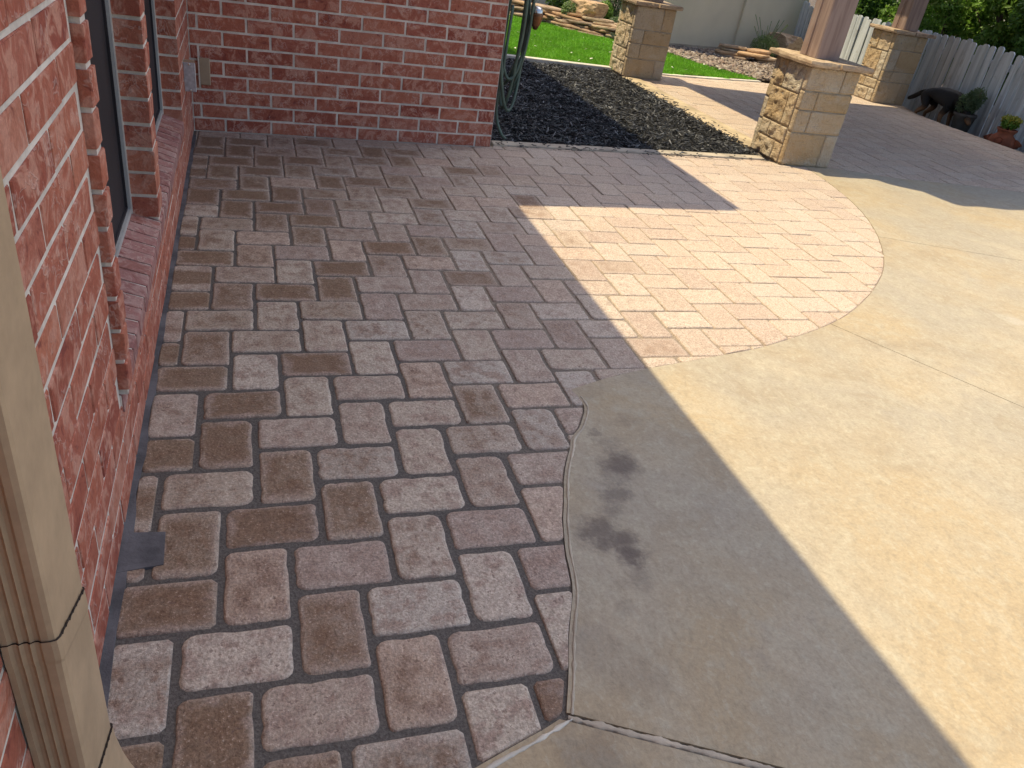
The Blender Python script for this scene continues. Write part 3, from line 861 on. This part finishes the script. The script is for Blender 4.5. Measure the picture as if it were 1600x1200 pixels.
# ------------------------------------------------------------------ downspout on the long wall
ds = empty('downspout', (-.545,-.31,0)); tag(ds, 'beige painted metal downspout strapped to the brick wall nearest the camera', 'downspout')
def spout_section(z, dx=0., grow=0., tilt=0.):
    """cross-section in (x,y); the near face carries three flutes; z falls by tilt along the outer face"""
    x0, x1, y0, y1 = .004, .066, -.0775, .077
    r_ = .009
    pts = [(x0,y0-grow)]
    for f in (.22,.42,.62):
        c_ = x0+(x1-x0)*f
        pts += [(c_-.0062,y0-grow),(c_-.0022,y0+.0042-grow),(c_+.0022,y0+.0042-grow),(c_+.0062,y0-grow)]
    pts += [(x1-r_+grow,y0-grow),(x1-.0026+grow,y0+.0026-grow),(x1+grow,y0+r_)]
    pts += [(x1+grow,y1-r_),(x1-.0026+grow,y1-.0026+grow),(x1-r_+grow,y1+grow),(x0,y1+grow)]
    return [(x+dx, y, z-tilt*(y-y0)) for x, y in pts]
def spout_body(name, rings, parent):
    n = len(rings[0]); b = MB()
    b.add([p for r_ in rings for p in r_], [(i*n+k, i*n+(k+1)%n, (i+1)*n+(k+1)%n, (i+1)*n+k) for i in range(len(rings)-1) for k in range(n)])
    return b.obj(name, M['spout'], parent)
spout_body('pipe', [spout_section(.42), spout_section(1.2), spout_section(2.6)], ds)
# elbow sleeve with a slanted crimped rim, kicking outwards at the foot
spout_body('elbow', [spout_section(.541,0,.0022,.42), spout_section(.52,0,.0032,.42), spout_section(.505,0,.0032,.42), spout_section(.497,0,.0018,.42), spout_section(.19,0,.0018,.42)], ds)
spout_body('foot', [spout_section(.212,.000,.0045,.42), spout_section(.18,.001,.005,.42), spout_section(.12,.008,.005,.35), spout_section(.07,.016,.005,.25), spout_section(.03,.022,.005,.12)], ds)
for (za, gr, sd) in ((.541,.0024,1),(.212,.0048,2)):
    b = MB(); r1 = spout_section(za,0,gr+.0005,.42); n = len(r1); rr = random.Random(sd)
    r2 = [(x,y,z+.0006+(.0016*rr.random() if x > .06 else 0)) for x, y, z in spout_section(za,0,gr*.2,.42)]
    b.add(r1+r2, [(k,k+1,n+k+1,n+k) for k in range(n-1)])
    for i in range(7):                                   # crimp nicks along the outer rim
        y = -.055+.115*i/6; z = za-.42*(y+.0775)
        b.box(.066+gr-.001,.066+gr+.0009,y-.005,y+.005,z-.0005+.002*rr.random(),z+.0018+.002*rr.random())
    b.obj('seam', M['crimp'], ds)

# ------------------------------------------------------------------ outlet box and plate in the corner
ob = empty('outlet_box', (-.565,3.52,.43)); tag(ob, 'silver weatherproof outlet box on the brick wall in the corner', 'outlet box')
b = MB(); b.box(0,.052,-.045,.045,-.07,.07); o = b.obj('box', M['plate'], ob)
b = MB(); b.box(.0,.060,-.052,-.0455,-.074,.074); o = b.obj('cover', M['steel'], ob); bv = o.modifiers.new('b','BEVEL'); bv.width=.003
b = MB()
for z in (-.066,.066):
    b.lathe([(.0,.0),(.006,.0),(.006,.003),(.0,.004)], 10, (0,0,0))
v_ = [(x+.03,-.0525-z,y+zz) for zz in (-.066,.066) for (x,y,z) in b.v[:len(b.v)//2]]
b2 = MB(); b2.add(v_, b.f); b2.obj('screw', M['chrome'], ob)
pl = empty('cable_plate', (-.487,4.042,.352)); tag(pl, 'tan blank cover plate on the end wall beside the silver box', 'cover plate')
b = MB(); b.box(-.03,.03,-.016,.006,-.078,.075); o = b.obj('plate', M['plate'], pl); bv = o.modifiers.new('b','BEVEL'); bv.width=.004
b = MB(); b.box(-.036,-.028,-.02,.004,-.08,.078); b.obj('caulk', M['mortar'], pl)

# ------------------------------------------------------------------ stone columns
def rock_block(w_, h_, d_, rough, seed, nx=7, nz=5):
    """block with a displaced face at y=0 looking to -y, centred in x and z"""
    v = []; f = []; rr = random.Random(seed); o3 = Vector((rr.uniform(0,50),rr.uniform(0,50),rr.uniform(0,50)))
    for j in range(nz+1):
        for i in range(nx+1):
            u_, q = i/nx, j/nz
            x, z = (u_-.5)*w_, (q-.5)*h_
            e_ = min(u_,1-u_)*w_; e2 = min(q,1-q)*h_; rim = min(1, min(e_,e2)/.03)
            p = Vector((x*9,z*9,0))+o3
            dsp = rough*((.35+.65*rim)*(mnoise.fractal(p*1.7,.8,2.0,4)*.55+.25)+.26*mnoise.noise(p*6.1)*rim)-.004*(1-rim)*-1
            v.append((x+rr.uniform(-1,1)*rough*.12*(0<i<nx), .006-dsp-.0, z+rr.uniform(-1,1)*rough*.12*(0<j<nz)))
    for j in range(nz):
        for i in range(nx):
            a_ = j*(nx+1)+i; f.append((a_,a_+1,a_+nx+2,a_+nx+1))
    n = len(v); ring = [i for i in range(nx+1)]+[j*(nx+1)+nx for j in range(1,nz+1)]+[nz*(nx+1)+i for i in range(nx-1,-1,-1)]+[j*(nx+1) for j in range(nz-1,0,-1)]
    for i in ring: v.append((v[i][0], d_, v[i][2]))
    for k in range(len(ring)):
        a_, b_ = ring[k], ring[(k+1)%len(ring)]
        f.append((b_, a_, n+k, n+(k+1)%len(ring)))
    return mesh('stone', v, f, M['stone'], True)

def column(x0, x1, y0, y1, h, zt, label, pr, courses_f, courses_s, seed):
    c = empty('stone_column', ((x0+x1)/2,(y0+y1)/2,0)); tag(c, label, 'column', 'stone columns of the patio cover')
    hx, hy = (x1-x0)/2, (y1-y0)/2
    b = MB(); b.box(-hx+.009,hx-.009,-hy+.009,hy-.009,-.05,h); b.obj('mortar_core', M['core'], c)
    rr = random.Random(seed)
    for face in range(4):
        wd = 2*hx if face in (0,2) else 2*hy-.0
        rough = .012 if face == 0 else .034
        if face == 0: rots = 0
        for ci, (za, zb) in enumerate(zip(courses_f[:-1] if face in (0,2) else courses_s[:-1], courses_f[1:] if face in (0,2) else courses_s[1:])):
            # split the course
            inset = 0 if face in (0,2) else .055
            a_, b_ = -wd/2+inset, wd/2-inset
            if face in (0,2):
                cut = a_+(b_-a_)*(.70 if ci%2 else .30) if ci not in (1,) else a_+(b_-a_)*.28
                if ci == 0: cut = a_+(b_-a_)*.74
            else: cut = a_+(b_-a_)*(.34 if ci%2 else .70)
            for (p, q) in ((a_,cut),(cut,b_)):
                wv, hv = q-p-.008, zb-za-.009
                me = rock_block(wv, hv, .05, rough, rr.randrange(10000), max(3,int(wv/.015)), max(3,int(hv/.015)))
                cx = (p+q)/2; zc = (za+zb)/2
                if face == 0: loc, rz = (cx,-hy,zc), 0
                elif face == 2: loc, rz = (-cx,hy,zc), math.pi
                elif face == 1: loc, rz = (hx,cx,zc), math.pi/2
                else: loc, rz = (-hx,-cx,zc), -math.pi/2
                obj('stone', me, c, loc, (0,0,rz))
    # two-slab flagstone cap with broken edges
    for s_ in (0,1):
        b = MB(); ov = .055
        X0, X1 = (-hx-ov, -.02) if s_ == 0 else (-.012, hx+ov)
        pts = []
        for (ax,ay,bx,by) in ((X0,-hy-ov,X1,-hy-ov),(X1,-hy-ov,X1,hy+ov),(X1,hy+ov,X0,hy+ov),(X0,hy+ov,X0,-hy-ov)):
            for k in range(6):
                t = k/6; inner = (ax == bx and abs(ax) < .05)
                j = .004 if inner else .014
                pts.append((ax+(bx-ax)*t+rr.uniform(-j,j), ay+(by-ay)*t+rr.uniform(-j,j)))
        th = .042
        n = len(pts)
        v = [(x*.985,y*.985,h+.002) for x, y in pts]+[(x,y,h+th*.5) for x, y in pts]+[(x*.985,y*.985,h+th+rr.uniform(-.003,.003)) for x, y in pts]
        b.add(v, [tuple(range(n-1,-1,-1)), tuple(range(2*n,3*n))]+[(r_*n+k, r_*n+(k+1)%n, (r_+1)*n+(k+1)%n, (r_+1)*n+k) for r_ in range(2) for k in range(n)])
        b.obj('cap_stone', M['flag'], c)
    # boxed wooden post with a bead down each face
    px, py, hw = pr
    px -= (x0+x1)/2; py -= (y0+y1)/2
    b = MB(); z0 = h+.045
    for (ax, ay, r_) in ((px-hw,py-hw,0),):
        prof = [(-hw,-hw+.01),(-hw+.01,-hw),(hw-.01,-hw),(hw,-hw+.01),
                (hw,-.012),(hw-.01,-.008),(hw-.01,.008),(hw,.012),(hw,hw-.01),(hw-.01,hw),(-hw+.01,hw),(-hw,hw-.01),(-hw,.03),(-hw+.012,.022),(-hw+.004,.008),(-hw+.012,-.006),(-hw,-.014)]
        b.prism([(px+x,py+y) for x, y in prof], z0, zt)
    b.obj('post', M['post'], c)
    return c
ZR = 2.60
column(3.875,4.345,4.262,4.745,.765,ZR, 'nearest tan stone column with brown post, at the mulch bed corner', (4.085,4.495,.112), [0,.265,.44,.585,.765], [0,.155,.285,.545,.765], 3)
column(3.905,4.405,7.635,8.10,.765,ZR, 'stone column between the mulch bed and the green turf, leftmost of three', (4.15,7.87,.12), [0,.21,.37,.52,.765], [0,.15,.29,.55,.765], 9)
column(7.62,8.12,7.755,8.22,.85,ZR, 'far stone column with dark brown post in front of the picket fence', (7.90,7.99,.12), [0,.27,.40,.66,.85], [0,.16,.28,.62,.85], 14)

# patio cover over the columns
pc = empty('patio_cover', (6,6,ZR)); tag(pc, 'flat roofed patio cover carried by the stone columns', 'patio cover')
PC = [(3.52,8.05),(3.56,5.2),(3.50,4.80),(3.55,4.66),(3.60,4.53),(3.70,4.45),(3.83,4.37),(3.86,4.20),(3.89,4.085),(4.08,4.10),(4.32,4.06),(4.66,4.10),(8.4,4.02),(8.4,9.4),(7.12,9.4),(7.12,8.22),(6.2,8.12),(3.66,8.18)]  # far jog by the fence is unseen, added to keep sun off the pickets
b = MB(); b.prism([(x-6,y-6) for x, y in PC], .002, .16); b.obj('roof', M['shingle'], pc)
b = MB(); b.prism([(x-6,y-6) for x, y in ((3.62,7.95),(3.66,5.0),(4.1,4.6),(4.2,4.3),(8.3,4.2),(8.3,8.1))], -.012, .0); b.obj('ceiling_boards', M['soffit'], pc)

# ------------------------------------------------------------------ hose on the return wall
hz = empty('garden_hose', (1.372,4.42,1.25)); tag(hz, 'dark green garden hose hanging in loops at the brick wall corner', 'hose')
b = MB(); path = []
rr = random.Random(4)
ang = 0; loops = 5; N = 40
for i in range(loops*N+N//2):
    t = 2*math.pi*i/N; lp = i/N
    k = .5+.5*math.sin(lp*2.3)
    wx = .075+.03*math.sin(lp*1.7); hz_ = .47+.10*math.sin(lp*2.9+1)
    zc_ = -.48-.04*math.cos(lp*1.9)
    x = .145+wx*math.sin(t)*1.0+.012*math.sin(lp*5.1); y = .02+.11*math.sin(t+.5)*math.cos(lp*.9)+.02*lp-.04
    z = zc_+hz_*math.cos(t)
    path.append((x,y,z))
b.tube(catmull(path,2), .0115, 8)
# tail dropping to the mulch
tail = catmull([(.09,-.06,-.35),(.075,-.08,-.7),(.065,-.07,-.98),(.08,-.07,-1.10),(.115,-.10,-1.19),(.15,-.12,-1.225)], 8)
b.tube(tail, .0105, 8)
b.obj('coil', M['hose'], hz, True)
b = MB(); b.box(.0,.03,-.08,.1,-.06,.06); b.tube([(.02,.01,.0),(.10,.01,.0),(.19,.01,.0),(.215,.01,.04)], .012, 8); b.obj('hanger', M['brass'], hz)
nz = empty('hose_nozzle', (1.66,4.42,.84)); tag(nz, 'bronze nozzle with bright cap dangling beside the coiled hose', 'nozzle')
b = MB(); b.tube(catmull([(-.15,-.12,.42),(-.10,-.05,.30),(-.065,-.01,.16),(-.045,0,.09),(-.012,0,.05)],6), .0075, 8); b.obj('pipe', M['brass'], nz, True)
b = MB(); b.lathe([(0,-.085),(.014,-.08),(.030,-.05),(.042,-.008),(.045,.015),(.038,.029),(.0,.031)], 20); b.obj('bulb', M['brass'], nz, True)
b = MB(); b.lathe([(.0388,.027),(.037,.047),(.025,.061),(.0,.066)], 20); b.obj('cap', M['chrome'], nz, True)

# ------------------------------------------------------------------ stacked flagstone edgings, boulders
def slab_mesh(lx, ly, th, seed):
    rr = random.Random(seed); pts = []
    n = 8
    for k in range(n):
        an = 2*math.pi*(k+.5)/n+rr.uniform(-.28,.28); q = rr.uniform(.72,1.12)
        c_, s_ = math.cos(an), math.sin(an)
        e_ = (abs(c_)**5+abs(s_)**5)**-.2
        pts.append((lx/2*c_*e_*q, ly/2*s_*e_*q))
    v = [(x*.95,y*.95,0) for x, y in pts]+[(x,y,th*.5) for x, y in pts]+[(x*.94,y*.94,th+rr.uniform(-.004,.004)) for x, y in pts]
    f = [tuple(range(n-1,-1,-1)), tuple(range(2*n,3*n))]+[(r_*n+k, r_*n+(k+1)%n, (r_+1)*n+(k+1)%n, (r_+1)*n+k) for r_ in range(2) for k in range(n)]
    return mesh('stone', v, f, M['flag'])
SL = [slab_mesh(.55,.30,.04,i) for i in range(8)]
def edging(path, layers, label, seed, dense=.27, zbase=.0):
    e_ = empty('stone_edging', (path[0][0],path[0][1],0)); tag(e_, label, 'stone edging', 'dry stacked flagstone edgings')
    rr = random.Random(seed)
    for l_ in range(layers):
        d = rr.uniform(0,.2)
        tot = sum(math.dist(path[i],path[i+1]) for i in range(len(path)-1))
        while d < tot:
            s = d; i = 0
            while i < len(path)-2 and s > math.dist(path[i],path[i+1]): s -= math.dist(path[i],path[i+1]); i += 1
            L = math.dist(path[i],path[i+1]); t = min(1.0, s/L)
            x = path[i][0]+(path[i+1][0]-path[i][0])*t; y = path[i][1]+(path[i+1][1]-path[i][1])*t
            an = math.atan2(path[i+1][1]-path[i][1], path[i+1][0]-path[i][0])
            nx, ny = -math.sin(an), math.cos(an)
            off = .03*l_+rr.uniform(-.03,.07)
            sc = rr.uniform(.75,1.25)
            obj('stone', SL[rr.randrange(8)], e_, (x+nx*off-path[0][0], y+ny*off-path[0][1], zbase+l_*.041+rr.uniform(-.004,.006)),
                (rr.uniform(-.05,.05), rr.uniform(-.05,.05), an+rr.uniform(-.25,.25)), (sc,rr.uniform(.8,1.2),rr.uniform(.8,1.05)))
            d += .52*sc*rr.uniform(.75,1.15)
    return e_
edging([(5.20,10.56),(4.64,11.22),(4.12,11.92),(3.3,12.52),(2.5,12.8)][::-1], 6, 'long ledge of stacked flat stones at the back of the turf', 5)
edging([(6.75,10.25),(7.05,9.95),(7.45,9.95)][::1], 5, 'short stack of flat stones beside the gravel bed', 8)
def boulder(name, loc, dims, seed, label):
    bm = bmesh.new(); bmesh.ops.create_icosphere(bm, subdivisions=4, radius=1)
    o3 = Vector((seed*3.1,seed*1.7,seed))
    for v in bm.verts:
        p = v.co.normalized(); d = 1+.35*mnoise.noise(p*1.3+o3)+.16*mnoise.noise(p*3+o3)+.07*mnoise.noise(p*8+o3)
        q = p*d; q = Vector((max(-.8,min(.8,q.x)), max(-.8,min(.85,q.y)), max(-.7,min(.72,q.z))))
        v.co = Vector((q.x*dims[0], q.y*dims[1], q.z*dims[2]))
    me = bpy.data.meshes.new(name); bm.to_mesh(me); bm.free(); me.materials.append(M['flag'])
    o = obj(name, me, None, loc, (0,0,seed)); tag(o, label, 'boulder', 'landscape boulders'); return o
boulder('boulder', (4.86,11.45,.30), (.36,.24,.20), 2, 'orange brown boulder behind the stacked ledge, left of the column')
boulder('boulder', (8.05,10.75,.26), (.34,.22,.22), 5, 'reddish boulder against the stucco wall behind the nearest column')

# ------------------------------------------------------------------ stucco garden walls
def stucco(name, p, q, h, label, th=.2, pil=()):
    L = math.dist(p,q); an = math.atan2(q[1]-p[1], q[0]-p[0])
    e_ = empty(name, (p[0],p[1],0), (0,0,an)); tag(e_, label, 'wall')
    b = MB(); b.box(0,L,0,th,-.05,h); b.obj('wall_face', M['stucco'], e_)
    for s_ in pil:
        b = MB(); b.box(s_-.14,s_+.14,-.045,-.0005,-.05,h+.02); b.obj('pilaster', M['stucco'], e_)
    b = MB(); b.box(-.02,L+.02,-.03,th+.03,h+.0205,h+.09); b.obj('coping', M['stucco'], e_)
    b = MB(); b.box(0,L,-.02,-.001,-.05,.08); b.obj('footing', M['kerb'], e_)
    return e_
stucco('stucco_wall', (5.55,10.55), (8.75,11.35), 2.3, 'beige stucco garden wall with pilaster behind the gravel bed', pil=(1.95,))
stucco('stucco_wall', (.8,13.4), (5.75,13.2), 2.3, 'shaded grey stucco wall behind the shrubs and ledge')

# ------------------------------------------------------------------ picket fence
fn = empty('picket_fence', (8.45,7.5,0)); tag(fn, 'weathered grey white picket fence along the far patio edge', 'fence')
def picket(seed):
    rr = random.Random(seed); w_ = .091; h_ = 1.02; t = .018; c = .022
    pts = [(-w_/2,0),(w_/2,0),(w_/2,h_-c),(w_/2-c,h_),(-w_/2+c,h_),(-w_/2,h_-c)]
    v = [(x_,y,z) for x_ in (-t/2,t/2) for y, z in pts]; n = 6
    return mesh('picket', v, [tuple(range(n-1,-1,-1)), tuple(range(n,2*n))]+[(k,(k+1)%n,n+(k+1)%n,n+k) for k in range(n)], M['picket'])
PK = picket(0)
y = 11.0; i = 0
while y > 4.2:
    rr = random.Random(i*3+1)
    obj('picket', PK, fn, (rr.uniform(-.006,.006), y-7.5, rr.uniform(-.02,.015)-.12), (rr.uniform(-.012,.012), rr.uniform(-.02,.02), rr.uniform(-.05,.05)), (1, rr.uniform(.9,1.03), rr.uniform(.98,1.03)))
    y -= .1015+rr.uniform(-.004,.006); i += 1
for z in (.2,.68):
    b = MB(); b.box(.016,.055,-3.4,3.6,z,z+.085); b.obj('rail', M['picket'], fn)
for yy in (-2.2,.0,2.2):
    b = MB(); b.box(.0565,.14,yy-.045,yy+.045,-.1,.88); b.obj('fence_post', M['picket'], fn)

# ------------------------------------------------------------------ foliage
def leaf_cloud(centres, n, size, seed, up=.3, aspect=.45):
    """n bent leaves (two quads) spread through ellipsoids given as (x,y,z,rx,ry,rz)"""
    r = np.random.default_rng(seed); C_ = np.array(centres, float)
    wts = C_[:,3]*C_[:,4]*C_[:,5]; idx = r.choice(len(C_), n, p=wts/wts.sum())
    d = r.normal(size=(n,3)); d /= np.linalg.norm(d,axis=1)[:,None]; rad = r.uniform(.35,1.06,n)**.6
    P = C_[idx,:3]+d*rad[:,None]*C_[idx,3:]
    ax = r.normal(size=(n,3))+d*.6; ax[:,2] -= .25; ax /= np.linalg.norm(ax,axis=1)[:,None]
    nr = r.normal(size=(n,3))*.8+d*.7+np.array([0,0,up*2]); nr -= ax*(nr*ax).sum(1)[:,None]; nr /= np.linalg.norm(nr,axis=1)[:,None]
    sd = np.cross(ax,nr); L = r.uniform(.6,1.25,n)[:,None]*size; W = L*aspect
    fold = nr*W*.35
    a0 = P-ax*L/2; a1 = P+ax*L/2; b0 = P+sd*W/2+fold-ax*L*.05; b1 = P-sd*W/2+fold-ax*L*.05
    V = np.stack([a0,b0,a1,b1],1).reshape(-1,3); k = 4*np.arange(n)[:,None]
    F = np.concatenate([k+np.array([0,1,2]), k+np.array([0,2,3])],1).reshape(-1,3)
    return V, F
def tree(name, base, height, centres, n, size, mat, seed, label, cat='tree', group=None, trunk=.07, aspect=.45):
    e_ = empty(name, base); tag(e_, label, cat, group)
    rr = random.Random(seed); b = MB()
    top = Vector((0,0,height*.75))
    pts = [Vector((rr.uniform(-.04,.04)*height*t, rr.uniform(-.04,.04)*height*t, height*.75*t)) for t in (0,.25,.5,.75,1)]
    b.tube(pts, [trunk*(1-.7*t) for t in (0,.25,.5,.75,1)], 8)
    for c_ in centres:
        q = Vector(c_[:3]); s_ = pts[rr.choice((1,2,3))]
        mid = (s_+q)/2+Vector((rr.uniform(-.1,.1),rr.uniform(-.1,.1),.08))*height*.2
        b.tube([s_,mid,q], [trunk*.45,trunk*.3,trunk*.12], 6)
    b.obj('trunk', M['bark'], e_, True)
    V, F = leaf_cloud(centres, n, size, seed, aspect=aspect)
    np_obj('crown', V, F, mat, e_)
    return e_
def clumps(R, H, n, seed, lo=.2):
    rr = random.Random(seed); out = []
    for i in range(n):
        an = rr.uniform(0,6.28); q = R*math.sqrt(rr.random())*.8; z = rr.uniform(lo,1)*H
        s = rr.uniform(.28,.5)*R
        out.append((q*math.cos(an), q*math.sin(an), z, s, s, s*.75))
    return out
TR = [((9.25,10.55,-.1),1.75,.62,'darkleaf','dark green shrubby tree between the two brown posts, behind the fence'),
      ((9.45,9.55,-.1),1.6,.6,'treeleaf','bright leafy tree behind the fence at the far post'),
      ((9.3,8.75,-.1),1.65,.55,'treeleaf','light green feathery tree just right of the far post'),
      ((9.5,7.95,-.1),1.75,.62,'treeleaf','bright tree over the middle of the picket fence'),
      ((9.4,7.15,-.1),1.7,.6,'darkleaf','dark leafy tree over the right end of the picket fence'),
      ((10.7,8.6,-.1),2.4,.95,'darkleaf','tall dark tree standing deepest behind the right of the fence'),
      ((10.6,10.1,-.1),2.4,.95,'treeleaf','tall sunlit tree standing deepest behind the far post'),
      ((10.3,11.9,-.1),2.6,1.0,'darkleaf','tall dark tree behind the corner of fence and stucco wall')]
for i, (bp, h_, R_, mt, lb) in enumerate(TR):
    tree('leafy_tree', bp, h_, clumps(R_, h_, 22, 30+i, .22), 8000, .085, M[mt], 50+i, lb, 'tree', 'trees beyond the picket fence')
def shrub(name, base, cen, n, size, mat, seed, label, aspect=.4, group=None, cat='shrub'):
    e_ = empty(name, base); tag(e_, label, cat, group)
    rr = random.Random(seed); b = MB()
    for c_ in cen:
        for k in range(3):
            q = Vector(c_[:3])+Vector((rr.uniform(-1,1)*c_[3],rr.uniform(-1,1)*c_[4],rr.uniform(0,1)*c_[5]))*.8
            b.tube([(0,0,0), q*.5+Vector((rr.uniform(-.02,.02),0,.02)), q], [.008,.006,.003], 5)
    b.obj('stems', M['bark'], e_)
    V, F = leaf_cloud(cen, n, size, seed, aspect=aspect); np_obj('foliage', V, F, M[mat], e_); return e_
GS = 'shrubs along the garden walls'
shrub('garden_shrub', (4.75,12.35,.12), [(0,0,.28,.32,.25,.26),(.2,.0,.2,.2,.2,.18)], 2600, .06, 'darkleaf', 1, 'dark green shrub behind the left end of the stone ledge', group=GS)
shrub('garden_shrub', (4.62,11.55,.12), [(0,0,.14,.16,.14,.14)], 1100, .045, 'paleleaf', 2, 'pale yellowish shrub just left of the orange boulder', group=GS)
shrub('garden_shrub', (5.22,11.65,.12), [(0,0,.16,.15,.14,.18)], 900, .06, 'treeleaf', 3, 'bright green shrub just right of the orange boulder', group=GS)
shrub('garden_shrub', (5.55,12.0,.12), [(0,0,.3,.16,.16,.3),(.02,0,.6,.12,.12,.25)], 1800, .05, 'greyleaf', 4, 'upright grey green shrub between boulder and left column', group=GS)
shrub('garden_shrub', (5.25,11.1,.12), [(0,0,.09,.15,.12,.10)], 800, .035, 'greyleaf', 5, 'low grey shrub beside the left column near the ledge', group=GS)
e_ = shrub('garden_shrub', (7.62,10.55,.02), [(0,0,.18,.24,.2,.18)], 2000, .05, 'paleleaf', 6, 'silvery lavender shrub with thin stalks by the stucco wall', .2, group=GS)
b = MB(); rr = random.Random(2)
for k in range(16):
    an = rr.uniform(0,6.28); L = rr.uniform(.35,.62); q = rr.uniform(.1,.3)
    b.tube([(.03*math.cos(an),.03*math.sin(an),.1),(q*.5*math.cos(an),q*.5*math.sin(an),L*.6),(q*math.cos(an),q*math.sin(an),L)], [.003,.003,.006], 4)
b.obj('flower_stalk', M['paleleaf'], e_)

# ------------------------------------------------------------------ pots by the fence
pt = empty('planter', (8.235,6.80,-.12)); tag(pt, 'grey tapered planter by the fence, behind the dog', 'planter', 'pots along the fence')
b = MB(); b.lathe([(0,0),(.085,0),(.095,.01),(.125,.22),(.138,.235),(.142,.262),(.138,.267),(.122,.267),(.118,.23),(0,.225)], 28); b.obj('pot', M['pot'], pt, True)
b = MB(); b.lathe([(0,.226),(.118,.2305)], 28); b.obj('soil', M['darksoil'], pt)
bu = shrub('bushy_plant', (8.235,6.80,.10), [(-.02,.02,.15,.14,.14,.12),(.02,-.04,.24,.11,.11,.12)], 1900, .055, 'greyleaf', 21, 'bushy grey green plant growing in the grey planter', .22, cat='plant')
tp = empty('terracotta_jar', (8.2,6.10,-.12)); tag(tp, 'terracotta strawberry jar with side pocket by the fence', 'pot', 'pots along the fence')
b = MB(); b.lathe([(0,0),(.085,0),(.10,.012),(.145,.07),(.152,.11),(.135,.155),(.10,.185),(.088,.20),(.098,.225),(.112,.245),(.112,.258),(.098,.258),(.085,.235),(0,.225)], 28); b.obj('jar', M['terracotta'], tp, True)
for an in (2.0,3.6,5.2):
    b = MB(); c_, s_ = math.cos(an), math.sin(an)
    b.tube([(.11*c_,.11*s_,.085),(.155*c_,.155*s_,.105),(.178*c_,.178*s_,.14)], [.035,.042,.05], 14, False); b.obj('pocket', M['terracotta'], tp, True)
fl = shrub('yellow_flowers', (8.2,6.10,.115), [(0,0,.09,.10,.10,.07)], 500, .045, 'treeleaf', 23, 'yellow flowering plant in the terracotta jar', .5, cat='plant')
V, F = leaf_cloud([(0,0,.12,.11,.11,.05)], 320, .04, 29, aspect=.7); np_obj('blossom', V, F, M['yellow'], fl)

# ------------------------------------------------------------------ dog, head down at the planter
def make_dog():
    # local: +x is where the dog faces; z up; joints with radii
    J = {}; E_ = []
    def P(n, x, y, z, rx, ry=None): J[n] = (x,y,z,rx,ry or rx)
    P('pelvis',-.20,0,.375,.088,.10); P('loin',-.06,0,.395,.08,.092); P('chest',.10,0,.365,.098,.125); P('withers',.19,0,.375,.085,.105)
    P('neck',.29,0,.345,.058,.062); P('throat',.36,0,.285,.05,.05); P('skull',.42,0,.235,.058,.058); P('muzzle',.475,0,.175,.034,.03); P('nose',.50,0,.145,.022,.02)
    P('tail0',-.295,0,.38,.032); P('tail1',-.37,0,.335,.030); P('tail2',-.45,0,.275,.032); P('tail3',-.53,0,.235,.022)
    for s, t in ((1,'l'),(-1,'r')):
        P('hip'+t,-.215,.065*s,.32,.075,.06); P('stifle'+t,-.145,.085*s,.225,.047,.04); P('hock'+t,-.255,.085*s,.125,.024,.022); P('hpast'+t,-.24,.085*s,.035,.021,.02); P('hpaw'+t,-.20,.085*s,.014,.026,.018)
        P('sho'+t,.165,.075*s,.27,.055,.05); P('elb'+t,.12,.085*s,.185,.036,.032); P('wri'+t,.135,.085*s,.085,.023,.022); P('fpaw'+t,.165,.085*s,.014,.027,.018)
        P('ear'+t,.39,.045*s,.295,.022,.012); P('eart'+t,.36,.062*s,.335,.008,.006)
        E_.extend([('pelvis','hip'+t),('hip'+t,'stifle'+t),('stifle'+t,'hock'+t),('hock'+t,'hpast'+t),('hpast'+t,'hpaw'+t),('chest','sho'+t),('sho'+t,'elb'+t),('elb'+t,'wri'+t),('wri'+t,'fpaw'+t),('skull','ear'+t),('ear'+t,'eart'+t)])
    E_.extend([('pelvis','loin'),('loin','chest'),('chest','withers'),('withers','neck'),('neck','throat'),('throat','skull'),('skull','muzzle'),('muzzle','nose'),('pelvis','tail0'),('tail0','tail1'),('tail1','tail2'),('tail2','tail3')])
    names = list(J); me = bpy.data.meshes.new('dog')
    me.from_pydata([J[n][:3] for n in names], [(names.index(a), names.index(b)) for a, b in E_], [])
    o = bpy.data.objects.new('dog', me); link(o)
    sk = o.modifiers.new('skin','SKIN'); sk.use_smooth_shade = True
    for i, n in enumerate(names):
        d = me.skin_vertices[0].data[i]; d.radius = (J[n][3], J[n][4]); d.use_root = (n == 'pelvis')
    sb = o.modifiers.new('sub','SUBSURF'); sb.levels = 2; sb.render_levels = 2
    dg = bpy.context.evaluated_depsgraph_get(); ev = o.evaluated_get(dg)
    m2 = bpy.data.meshes.new_from_object(ev); m2.materials.clear(); m2.materials.append(M['dog'])
    o.modifiers.clear(); o.data = m2
    return o
dog = make_dog(); dog.location = (8.13,7.13,-.12); dog.rotation_euler = (0,0,math.radians(-82)); dog.scale = (.98,1.05,1.02)
tag(dog, 'black and tan dog sniffing with head down at the grey planter', 'dog')
print('pavers', n1, n2, 'bricks', nb1, nb2)
